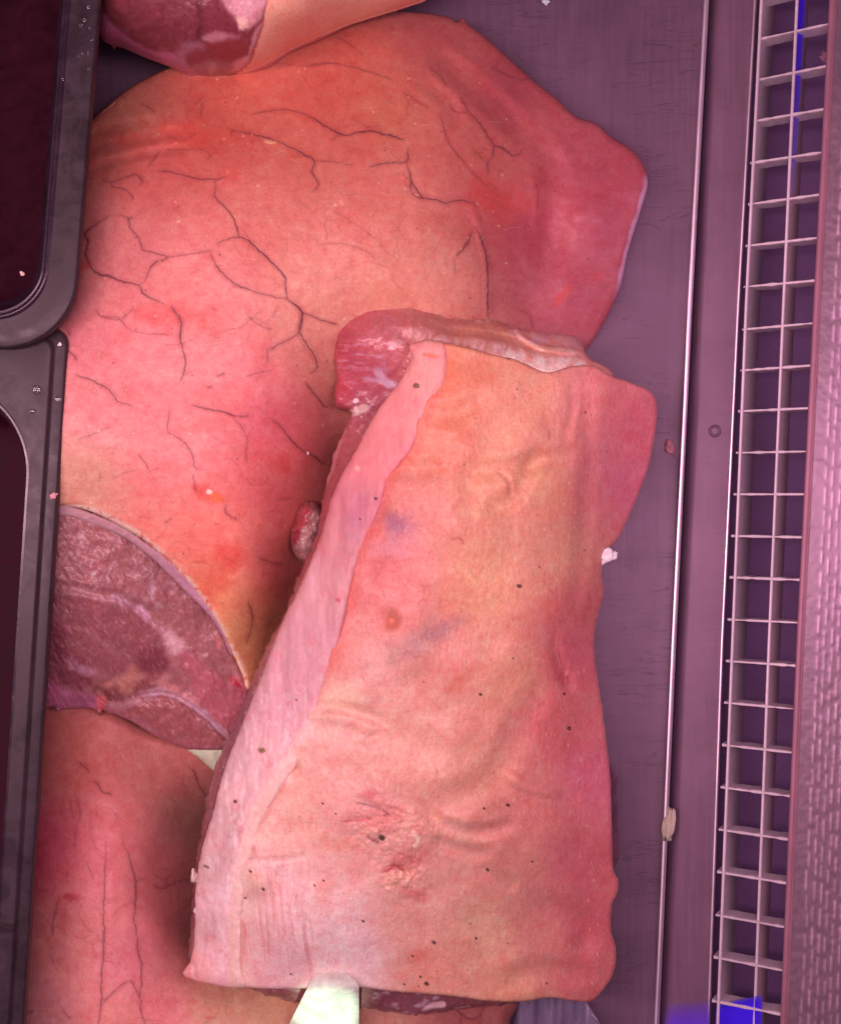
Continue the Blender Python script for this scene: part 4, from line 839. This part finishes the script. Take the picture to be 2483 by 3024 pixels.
def lean_zf(x, y, d):
    z = lean_z(x, y)
    cap = slab_z(x, y)-0.0052
    z = np.where(inside(x, y, RINDP), np.minimum(z, cap), z)
    z = np.where((y > 1300) & (x > 700), np.minimum(z, cap), z)
    z = z+0.0011*fbm(x, y, 60, 4, 241)+0.0005*fbm(x, y, 15, 3, 242)
    z = z-.0022*line(x, y, L_([(480,270),(560,310),(540,400),(470,510),(400,580)]), 14, 26, 1, .2)
    z = z-.0016*line(x, y, L_([(640,250),(760,270),(900,285),(1010,310),(1120,360)]), 8, 14, 1, .2)
    z = z+.0022*line(x, y, L_([(400,130),(480,115),(560,135),(680,185),(760,205)]), 10, 10, 1, .3)+.0018*line(x, y, L_([(1010,245),(1050,300),(1130,340),(1290,360)]), 8, 10, 1, .2)
    return z
def lean_cf(x, y, d):
    n = fbm(x, y, 45, 5, 243, .6); n2 = fbm(x, y, 12, 3, 244)
    c = colmap(D([(705,700,(150,48,62)),(710,800,(158,52,66)),(745,650,(166,70,78)),(780,700,(170,80,90)),(740,760,(160,62,78)),(760,830,(140,60,76)),(850,660,(170,84,86)),(900,680,(174,92,90)),(1000,690,(184,100,92)),(1080,720,(188,104,96)),(1180,745,(196,108,104)),(720,900,(158,72,80)),(690,980,(150,66,74)),(660,1060,(150,64,74)),(560,1340,(150,78,80)),(480,1500,(136,70,82)),(430,1650,(136,70,80)),(400,1850,(128,66,74)),(392,1980,(150,90,94)),(650,2060,(128,64,70)),(850,2080,(126,62,76)),(1000,2070,(120,56,66)),(1265,1680,(96,40,70)),(1268,1760,(110,50,76))]), 40)(x, y)
    c = c*np.where(y < 1190, 1.38, 1.16)[:, None]*np.array([1, .98, .92])  # top end coloured brighter where little lamplight reaches
    # muscle fibres
    fx = fbm(x*.25, y*1.5, 14, 3, 245); c = over(c, sst(.25, .55, fx)*blob(x, y, 1060, 1060, 150, 110, -20, 3, .2, .9), T(206, 130, 150), .55)
    fy = fbm(x*1.5+y*.5, y*.5, 12, 3, 246); c = mul(c, sst(0, .6, fy), (.86, .8, .8), .5)
    c = mul(c, sst(0, .55, n), (.84, .76, .78), .6)
    xw = x+26*fbm(x, y, 70, 3, 249); n2 = np.where(y < 1190, .55*fbm(xw*1.6+y*.4, y*.5, 17, 4, 247, .6)+.5*fbm(x, y, 44, 3, 248), n2)
    # silverskin and fat bands at the top end
    top = L_([(500,285),(560,260),(640,285),(740,300),(850,320),(950,330),(1050,360),(1130,390),(1250,395)])
    mb = line(x, y, [(p[0], p[1]+14) for p in top], 14, 26, 5, .3, False)
    c = over(c, mb*sst(-.45, .4, n2+.35*n), T(240, 160, 164), .8)
    mb = line(x, y, L_([(1000,380),(1080,420),(1150,440),(1220,430),(1290,420)]), 30, 24, 6, .2, False); c = over(c, mb*sst(-.5, .35, n2+.3*n), T(244, 180, 176), .92)
    mb = line(x, y, L_([(1040,262),(1100,290),(1180,295),(1270,320),(1300,350)]), 42, 18, 7, .2, False); c = over(c, mb*sst(-.5, .4, n2), T(216, 136, 146), .9)
    c = over(c, line(x, y, L_([(1000,240),(1050,305),(1140,345),(1290,365),(1420,450)]), 3, 7, 8, .4), T(236, 160, 148), .6)
    c = over(c, line(x, y, L_([(290,165),(350,150),(400,130),(480,112),(560,130),(690,185),(800,205),(940,215)]), 9, 14, 9, .6)*sst(-.35, .15, n2), T(255, 170, 160), .95)
    c = over(c, line(x, y, L_([(1310,365),(1370,400),(1440,460),(1500,490)]), 22, 18, 9, .3), T(222, 120, 116), .8)
    c = over(c, line(x, y, L_([(395,440),(430,490),(470,510)]), 7, 14, 9, .4), T(206, 150, 172), .75); c = over(c, line(x, y, L_([(340,480),(400,490),(450,510)]), 4, 10, 10, .4), T(206, 140, 164), .6)
    c = over(c, blob(x, y, *L_([(430,430)])[0], 60, 40, -50, 12, .6, .8)*sst(-.2, .3, n2), T(176, 110, 138), .6)
    c = over(c, blob(x, y, *L_([(480,330)])[0], 26, 12, -30, 13, .4, .5), T(222, 140, 148), .7)
    c = over(c, blob(x, y, *L_([(303,580)])[0], 9, 8, 0, 13, .4, .4), T(252, 190, 200), .95)
    c = over(c, line(x, y, L_([(215,605),(250,630),(290,640)]), 8, 8, 11, .3), T(196, 66, 84), .7); c = over(c, line(x, y, L_([(285,635),(310,625),(340,612)]), 12, 8, 11, .3), T(206, 150, 146), .8)
    # pale membrane edge on the left band
    c = over(c, line(x, y, D([(714,885),(704,908),(690,938),(684,966),(676,990),(668,1015)]), 6, 6, 12, .5), T(206, 120, 126), .7)
    c = over(c, sst(.2, .5, n2)*blob(x, y, *L_([(340,680)])[0], 70, 40, -50, 14, .4, .8), T(198, 120, 128), .6)
    # fat flecks in the front edge
    fr = sst(2915, 2935, y); c = over(c, sst(.22, .48, fbm(x*.6, y*1.6, 18, 3, 250))*fr, T(190, 128, 146), .7)
    c = over(c, line(x, y, Z(500, 2700, .8065, [(930,350),(960,335),(1000,330)]), 9, 6, 3, .4), T(226, 150, 160), .9)
    c = over(c, line(x, y, D([(430,1650),(445,1590),(480,1500)]), 4, 6, 3, .3), T(190, 120, 130), .4)
    return c
field('lean_meat', lean_out, 3.4, lean_zf, lean_cf, M_MEAT, slab, inset=0.010, R=16, rdrop=0.004, jag=9, bottom=0.003, jagscale=18, skirt=lambda x, y: np.repeat(T(130, 58, 70)[None], len(x), 0))
# torn nub by the left edge
nub = D([(632,1036),(655,1042),(668,1075),(660,1115),(648,1150),(626,1160),(610,1148),(598,1112),(605,1075),(615,1050)])
def nub_cf(x, y, d):
    n = fbm(x, y, 20, 4, 260); c = np.repeat(T(170, 104, 108)[None], len(x), 0)
    c = over(c, blob(x, y, *D([(622,1070)])[0], 24, 62, 22, 261, .45, .5), T(176, 60, 70), .85)
    c = over(c, blob(x, y, *D([(612,1108)])[0], 12, 26, 15, 262, .4, .5), T(150, 28, 48), .8)
    c = over(c, blob(x, y, *D([(634,1100)])[0], 16, 22, 15, 263, .4, .5), T(184, 122, 122), .6)
    return mul(c, sst(0, .6, n), (.8, .74, .76), .6)
field('torn_flap', nub, 3.0, lambda x, y, d: .066+.0034*fbm(x, y, 26, 4, 264), nub_cf, M_MEAT, slab, inset=.004, R=40, rdrop=.013, bottom=.030, jag=9)

# ---------------------------------------------------------------- black plastic trays
def rrect(C, u, w, insets, r, L, n=14):
    """corner C, u and w unit directions along the two visible sides; insets (from u-side, from w-side)"""
    iu, iw = insets
    u = np.array(u, float); w = np.array(w, float); u /= np.linalg.norm(u); w /= np.linalg.norm(w); C = np.array(C, float)
    Lu, Lw = L
    pts = []
    def corner(o, a, b):     # rounds from direction a to direction b
        for k in range(n+1):
            t = k/n*math.pi/2
            pts.append(o+a*r*math.cos(t)+b*r*math.sin(t))
    q = lambda s, t: C+u*s+w*t
    corner(q(iw+r, iu+r), -w, -u)
    corner(q(iw+r, Lw-iu-r), -u, w)
    corner(q(Lu-iw-r, Lw-iu-r), w, u)
    corner(q(Lu-iw-r, iu+r), u, -w)
    return np.array(pts)
def make_tray(root, C, u, w, L, prof, zr, cav):
    loops = []
    for (iu, iw, r, z) in prof:
        P = rrect(C, u, w, (iu, iw), r, L); P = P*1.4303
        x, y = at(P[:, 0], P[:, 1], zr); loops.append(np.stack([x, y, np.full(len(P), z)], 1))
    n = len(loops[0])
    def loft(name, ls, mat, cap):
        V = np.concatenate(ls); Q = []
        for r in range(len(ls)-1):
            for i in range(n): Q.append((r*n+i, r*n+(i+1) % n, (r+1)*n+(i+1) % n, (r+1)*n+i))
        if cap: Q.append(tuple((len(ls)-1)*n+i for i in range(n)))
        me = mesh(name, V, Q, mat, root)
        import bmesh
        bm = bmesh.new(); bm.from_mesh(me.data); bmesh.ops.recalc_face_normals(bm, faces=bm.faces); bm.to_mesh(me.data); bm.free()
        me.data.polygons.foreach_set('use_smooth', np.ones(len(me.data.polygons), bool))
    loft('rim', loops[:cav[0]+1], M_BLACK, False); loft('inner_lip', loops[cav[0]:cav[1]+1], M_LIP, False); cav = cav[1]; loft('well', loops[cav:], M_WELL, True)
tr1 = thing('black_tray', (-0.33, 0.27, 0.0), 'deep black plastic tray with rounded corner, overlapping the other black tray', 'tray')
prof1 = [(6, 6, 146, .114), (0, 0, 150, .1145), (-1, -1, 150, .1175), (1.5, 1.5, 150, .1195), (5, 5, 148, .120), (30, 30, 132, .1203), (50, 50, 118, .1203), (57, 57, 113, .1204), (59, 59, 112, .1210), (61, 61, 111, .1214), (63, 63, 110, .12155), (65, 65, 109, .1214), (67, 67, 108, .1208), (68.5, 68.5, 107, .1201), (70, 70, 107, .1203), (72, 72, 106, .1206), (74, 74, 105, .1202), (76, 76, 104, .1188), (84, 84, 100, .112), (97, 97, 94, .105), (103, 103, 90, .1035), (109, 109, 88, .098), (120, 120, 84, .07), (135, 135, 80, .02), (150, 150, 74, .004), (170, 170, 66, .001)]
make_tray(tr1, (146, 731), (0.0815, -1), (-1, -0.0815), (1700, 640), prof1, .120, (7, 22))
tr2 = thing('black_tray', (-0.33, -0.12, 0.0), 'black plastic tray with stepped lip along the left edge, below the overlapping one', 'tray')
prof2 = [(5, 5, 38, .103), (0, 0, 40, .1035), (-.6, -.6, 40, .107), (1, 1, 40, .109), (4, 4, 38, .1096), (20, 20, 30, .1098), (24, 24, 28, .1102), (26, 26, 27, .1118), (28, 28, 26, .1125), (31, 31, 25, .1127), (45, 80, 120, .1127), (57, 125, 185, .1127), (61, 130, 186, .1131), (64, 133, 186, .1122), (68, 138, 184, .109), (78, 150, 178, .095), (90, 165, 170, .05), (105, 180, 160, .004), (125, 200, 150, .001)]
make_tray(tr2, (137, 674), (-0.0643, 1), (-1, -0.0643), (1750, 640), prof2, .1127, (11, 15))

# ---------------------------------------------------------------- small things
def lump(name, px, py, z, r_px, label, cat, col, mat=M_FAT, seed=1, flat=.5, group=None, el=1.0, ang=0):
    import bmesh
    bm = bmesh.new(); bmesh.ops.create_icosphere(bm, subdivisions=3, radius=1.0)
    g = np.random.default_rng(seed); co = np.array([v.co[:] for v in bm.verts])
    f = 1+.75*fbm(co[:, 0]*10+50+seed*7, co[:, 1]*10+50+co[:, 2]*7, 9, 3, seed)+.45*fbm(co[:, 0]*10+90, co[:, 2]*10+50+co[:, 1]*9, 4, 2, seed+3)
    r = r_px*K*(H-z)/H; ca, sa = math.cos(ang), math.sin(ang)
    for v, k in zip(bm.verts, f):
        x, y = v.co.x*r*k*el, v.co.y*r*k/el; v.co = (x*ca-y*sa, x*sa+y*ca, v.co.z*r*k*flat)
    me = bpy.data.meshes.new(name); bm.to_mesh(me); bm.free()
    me.polygons.foreach_set('use_smooth', np.ones(len(me.polygons), bool))
    if col is not None:
        a = me.color_attributes.new('Col', 'FLOAT_COLOR', 'POINT')
        c = np.repeat(np.asarray(col)[None], len(f), 0)*(.85+.3*(f[:, None]-.6))
        a.data.foreach_set('color', np.concatenate([np.clip(c, 0, .95), np.ones((len(c), 1))], 1).ravel().astype(np.float32))
    x, y = at(px, py, z); o = link(name, me, mat, None, (x, y, z)); return tag(o, label, cat, group)
def zrind(px, py): return float(rind_zf(np.array([px]), np.array([py]), np.array([50.]))[0])
def zleg(px, py): return float(leg_zf(np.array([px]), np.array([py]), np.array([50.]))[0])
lump('fat_scrap', 1794, 1641, .069, 26, 'white fat scrap stuck on the right edge of the belly slab', 'fat scrap', T(255, 206, 196), seed=3, flat=.3, el=1.25, ang=.5)
lump('fat_scrap', 1977, 1318, .0012, 15, 'small pink scrap lying on the steel beside the rolled edge', 'fat scrap', T(176, 92, 108), seed=5, flat=.4, el=.85, ang=.2)
lump('fat_scrap', 1972, 2440, .0060, 25, 'yellowish fat lump stuck on the rolled steel edge', 'fat scrap', T(186, 140, 132), seed=8, flat=.3, el=.55, ang=-.12)
lump('fat_scrap', 1611, 2, .002, 11, 'tiny white scrap on the steel at the very top', 'fat scrap', T(210, 180, 190), seed=9, flat=.5)
lump('fat_scrap', 66, 809, .103, 6, 'tiny pink scrap on the wall inside the upper black tray', 'fat scrap', T(236, 150, 150), seed=11, flat=.5)
lump('fat_scrap', 177, 1017, .1118, 5, 'tiny white scrap on the outer lip of the lower black tray', 'fat scrap', T(236, 190, 210), seed=12, flat=.5)
lump('fat_scrap', 160, 1463, .110, 10, 'pink scrap hanging on the lower tray lip by the cut face', 'fat scrap', T(226, 124, 136), seed=13, flat=.35, el=1.3, ang=.6)
lump('fat_scrap', 908, 1338, zleg(908, 1338), 5, 'tiny pale crumb on the dark side of the large veined leg', 'fat scrap', T(250, 180, 190), seed=14, flat=.6)
lump('fat_scrap', 573, 2588, .066, 13, 'pale fat bead on the lower left side of the belly slab', 'fat scrap', T(206, 150, 152), seed=15, flat=.7, el=.7)
lump('fat_scrap', 579, 2690, .063, 8, 'smaller fat bead on the lower left side of the belly slab', 'fat scrap', T(206, 156, 158), seed=16, flat=.7)
lump('fat_scrap', 2440, 167, .012, 22, 'pinkish scrap caught below the top of the vent grille', 'fat scrap', T(150, 84, 108), seed=17, flat=.3, el=1.5, ang=-.5)
for i, (px, py, z, r, kind) in enumerate(((110,1152,.1127,15,1),(172,1180,.1106,12,1),(98,1215,.1127,9,1),(250,60,.1203,7,0),(262,22,.1203,6,0),(240,75,.1203,6,0),(266,84,.1203,5,0),(274,118,.1203,5,0),(245,160,.1203,5,0),(262,160,.1203,4,0),(264,204,.1203,5,0),(235,168,.1203,4,0),(186,234,.1214,4,0))):
    import bmesh
    bm = bmesh.new(); bmesh.ops.create_uvsphere(bm, u_segments=16, v_segments=10, radius=r*K*.85)
    for v in bm.verts: v.co.z *= .45 if v.co.z > 0 else .02
    me = bpy.data.meshes.new('water_drop'); bm.to_mesh(me); bm.free(); me.polygons.foreach_set('use_smooth', np.ones(len(me.polygons), bool))
    x, y = at(px, py, z); o = link('water_drop', me, M_WATER, None, (x, y, z+.0001))
    tag(o, 'tiny clear water drop near the top of the upper black tray rim' if not kind else ('largest water drop on the rim of the lower black tray', 'water drop on the outer lip of the lower black tray', 'smaller water drop on the lower tray rim, beneath the largest')[i], 'water drop', 'water drops on the black tray rims')
# bristles
def hairs(name, specs, zfun, parent, r=.00016):
    V = []; Q = []
    for pts in specs:
        P = catmull(pts, 10, False); z = np.array([zfun(p[0], p[1]) for p in P[::max(1, len(P)//6)]]); zz = np.interp(np.linspace(0, 1, len(P)), np.linspace(0, 1, len(z)), z)+.0005
        b = len(V)
        for p, zc in zip(P, zz):
            x, y = at(p[0], p[1], zc)
            for k in range(3): V.append((x+r*math.cos(k*2.094), y+r*.8*math.sin(k*2.094+.4), zc+r*math.sin(k*2.094)))
        for i in range(len(P)-1):
            for k in range(3): Q.append((b+i*3+k, b+i*3+(k+1) % 3, b+(i+1)*3+(k+1) % 3, b+(i+1)*3+k))
    o = mesh(name, V, np.array(Q), M_HAIR, parent); o['kind'] = 'stuff'
hs = [E_(p) for p in ([(290,360),(380,290),(470,230),(570,190)],[(310,350),(420,270),(520,220)],[(320,330),(380,240),(480,190),(560,180)],[(310,200),(330,180),(360,170)],[(305,200),(320,235),(360,250),(400,255)],[(510,325),(580,300),(660,275)],[(125,918),(180,885),(240,860)],[(340,910),(385,895)],[(385,60),(440,20),(480,0)],[(360,630),(420,610),(480,595)],[(1060,160),(1090,195)],[(350,320),(450,290),(540,250)])]
g = np.random.default_rng(61)
for i in range(90):
    px, py, a = g.uniform(280, 1500), g.uniform(300, 1700), g.normal(-.4, .5); L = g.uniform(14, 50)
    if inside(np.array([px]), np.array([py]), np.array([p[:2] for p in leg_out]))[0] and not (px > 850 and py > 900): hs.append([(px, py), (px+L*.5*math.cos(a), py+L*.5*math.sin(a)+g.normal(0, 3)), (px+L*math.cos(a), py+L*math.sin(a))])
hairs('bristles', hs, zleg, leg, .00011)
hs = [J_(p) for p in ([(940,220),(948,260),(958,300)],[(165,1740),(185,1780),(205,1810)],[(255,1735),(300,1790),(325,1850),(330,1910)],[(115,900),(110,940)],[(560,660),(562,700)],[(985,600),(1010,610)])]+[I_(p) for p in ([(850,80),(885,130)],[(1385,665),(1375,700)],[(1425,1670),(1450,1720),(1480,1750)])]
for i in range(130):
    px, py, a = g.uniform(700, 1780), g.uniform(1100, 2900), g.normal(1.3, .35); L = g.uniform(10, 42)
    if inside(np.array([px]), np.array([py]), RINDP)[0]: hs.append([(px, py), (px+L*.5*math.cos(a)+g.normal(0, 3), py+L*.5*math.sin(a)), (px+L*math.cos(a), py+L*math.sin(a))])
hairs('bristles', hs, zrind, slab, .00011)

# pale reflection in the case glass, added as a sheet over the slab edge
refl_rows = []
for t in np.linspace(0, 1, 14):
    yD = 2008+t*125
    l = 652-(yD-2005)*.50 if yD > 2012 else 655
    r_ = 741 if yD > 2034 else 741-(2034-yD)*.9
    zc = (slab_z(np.array([700*1.4303]), np.array([min(yD, 2032)*1.4303]))[0]+.0042)-max(0, yD-2036)*.00030
    refl_rows.append((l, r_, yD, zc))
V = []; Q = []; nc = 8
for (l, r_, yD, zc) in refl_rows:
    for k in range(nc):
        px = (l+(r_-l)*k/(nc-1))*1.4303; x, y = at(px, yD*1.4303, zc); V.append((x, y, zc+.0006*math.sin(k/(nc-1)*math.pi)))
nv = len(V); V += [(a, b, c-.0007) for a, b, c in V]; R_ = len(refl_rows)
for i in range(R_-1):
    for k in range(nc-1):
        a, b, c_, d_ = i*nc+k, (i+1)*nc+k, (i+1)*nc+k+1, i*nc+k+1
        Q += [(a, b, c_, d_), (nv+d_, nv+c_, nv+b, nv+a)]
loop = [k for k in range(nc)]+[i*nc+nc-1 for i in range(1, R_)]+[(R_-1)*nc+k for k in range(nc-2, -1, -1)]+[i*nc for i in range(R_-2, 0, -1)]
for a, b in zip(loop, loop[1:]+loop[:1]): Q.append((a, b, nv+b, nv+a))
nt_ = M_PALE_REFL.node_tree; at_ = nt_.nodes.new('ShaderNodeAttribute'); at_.attribute_name = 'Fade'; nt_.links.new(at_.outputs['Fac'], nt_.nodes['Principled BSDF'].inputs['Alpha'])
refl = mesh('pale_reflection', V, Q, M_PALE_REFL, None, None, True, V[0])
fa = refl.data.attributes.new('Fade', 'FLOAT', 'POINT'); fa.data.foreach_set('value', [float(np.clip((r[2]-2006)/34+.08*math.sin(k*2.1), 0, 1)) for q_ in (0, 1) for r in refl_rows for k in range(nc)])
tag(refl, 'pale reflection in the case glass, built as a sheet over the front edge of the belly slab', 'reflection')
sp_ = bpy.data.lights.new('added_spot', 'SPOT'); sp_.energy = 30.0; sp_.color = (.70, 1.0, .72); sp_.spot_size = math.radians(3.5); sp_.spot_blend = .6; sp_.shadow_soft_size = .004  # added lamp, only brightens the sheet of the pale reflection
so = bpy.data.objects.new('added_spot', sp_); COL.objects.link(so); so.location = (-.10, -.55, .85)
from mathutils import Vector
tx, ty = at(676*1.4303, 2085*1.4303, .07); so.rotation_euler = (Vector((tx, ty, .07))-so.location).to_track_quat('-Z', 'Y').to_euler()

def fade_alpha(m):
    t = m.node_tree; a = t.nodes.new('ShaderNodeAttribute'); a.attribute_name = 'Fade'; t.links.new(a.outputs['Fac'], t.nodes['Principled BSDF'].inputs['Alpha'])
fade_alpha(M_BLUE); fade_alpha(M_BLUE2)
def sheet(name, ptsD, zf, mat, label, cat, thick=.0004, n=10, fade=None):
    a, b, c_, d_ = [np.array(p, float)*1.4303 for p in ptsD]
    V = []; Q = []
    for i in range(n):
        for k in range(n):
            s, t = k/(n-1), i/(n-1); p = (a*(1-s)+b*s)*(1-t)+(d_*(1-s)+c_*s)*t; z = zf(p[0]/1.4303, p[1]/1.4303); x, y = at(p[0], p[1], z); V.append((x, y, z))
    nv = len(V); V += [(x, y, z-thick) for x, y, z in V]
    for i in range(n-1):
        for k in range(n-1):
            q = (i*n+k, (i+1)*n+k, (i+1)*n+k+1, i*n+k+1); Q += [q, tuple(nv+j for j in reversed(q))]
    loop = list(range(n))+[i*n+n-1 for i in range(1, n)]+[(n-1)*n+k for k in range(n-2, -1, -1)]+[i*n for i in range(n-2, 0, -1)]
    for p, q in zip(loop, loop[1:]+loop[:1]): Q.append((p, q, nv+q, nv+p))
    o = mesh(name, V, Q, mat, None, None, True, V[0])
    if fade:
        f = o.data.attributes.new('Fade', 'FLOAT', 'POINT'); f.data.foreach_set('value', [fade(k/(n-1), i/(n-1)) for q_ in (0, 1) for i in range(n) for k in range(n)])
    return tag(o, label, cat)
bl = sheet('blue_reflection', [(1478,2074),(1574,2054),(1570,2180),(1470,2180)], lambda x, y: .0068+(x-1478)*.00016, M_BLUE, 'bright blue glass reflection, built as a sheet in the bottom of the vent grille', 'glass_reflection', n=24, fade=lambda u, v: min(1, .25+v*5)*min(1, .3+6*(1-u))*(.55+.45*min(1, 2.5*u)))  # blue reflection in the case glass, added as a fading sheet
sheet('blue_reflection', [(1372,2070),(1466,2062),(1460,2180),(1360,2180)], lambda x, y: .0012+.0004*math.sin(x*.1), M_BLUE2, 'faint violet part of the blue glass reflection, built as a sheet on the steel rail', 'glass_reflection', n=24, fade=lambda u, v: .5*min(1, v*2.2)*min(1, 5*u))  # same reflection where it crosses the rail, added as a thin sheet
sheet('blue_reflection', [(1646,-60),(1668,-60),(1640,420),(1620,420)], lambda x, y: .0180-.00030*(x-(1645-.045*y)), M_BLUE, 'narrow streak of blue reflected light, built as a sheet under the top of the vent grille', 'glass_reflection', n=24, fade=lambda u, v: .75*(1-v)**.8*min(1, 4*u, 4*(1-u)))  # blue light on the long bar, added as a fading sheet
sheet('plastic_bag', [(1075,2052),(1205,2060),(1262,2150),(1050,2150)], lambda x, y: .018+.003*math.sin(x*.09+y*.02)+.002*math.sin(x*.23), M_CLEAR, 'clear creased plastic bag corner poking out under the belly slab', 'plastic bag', n=24)
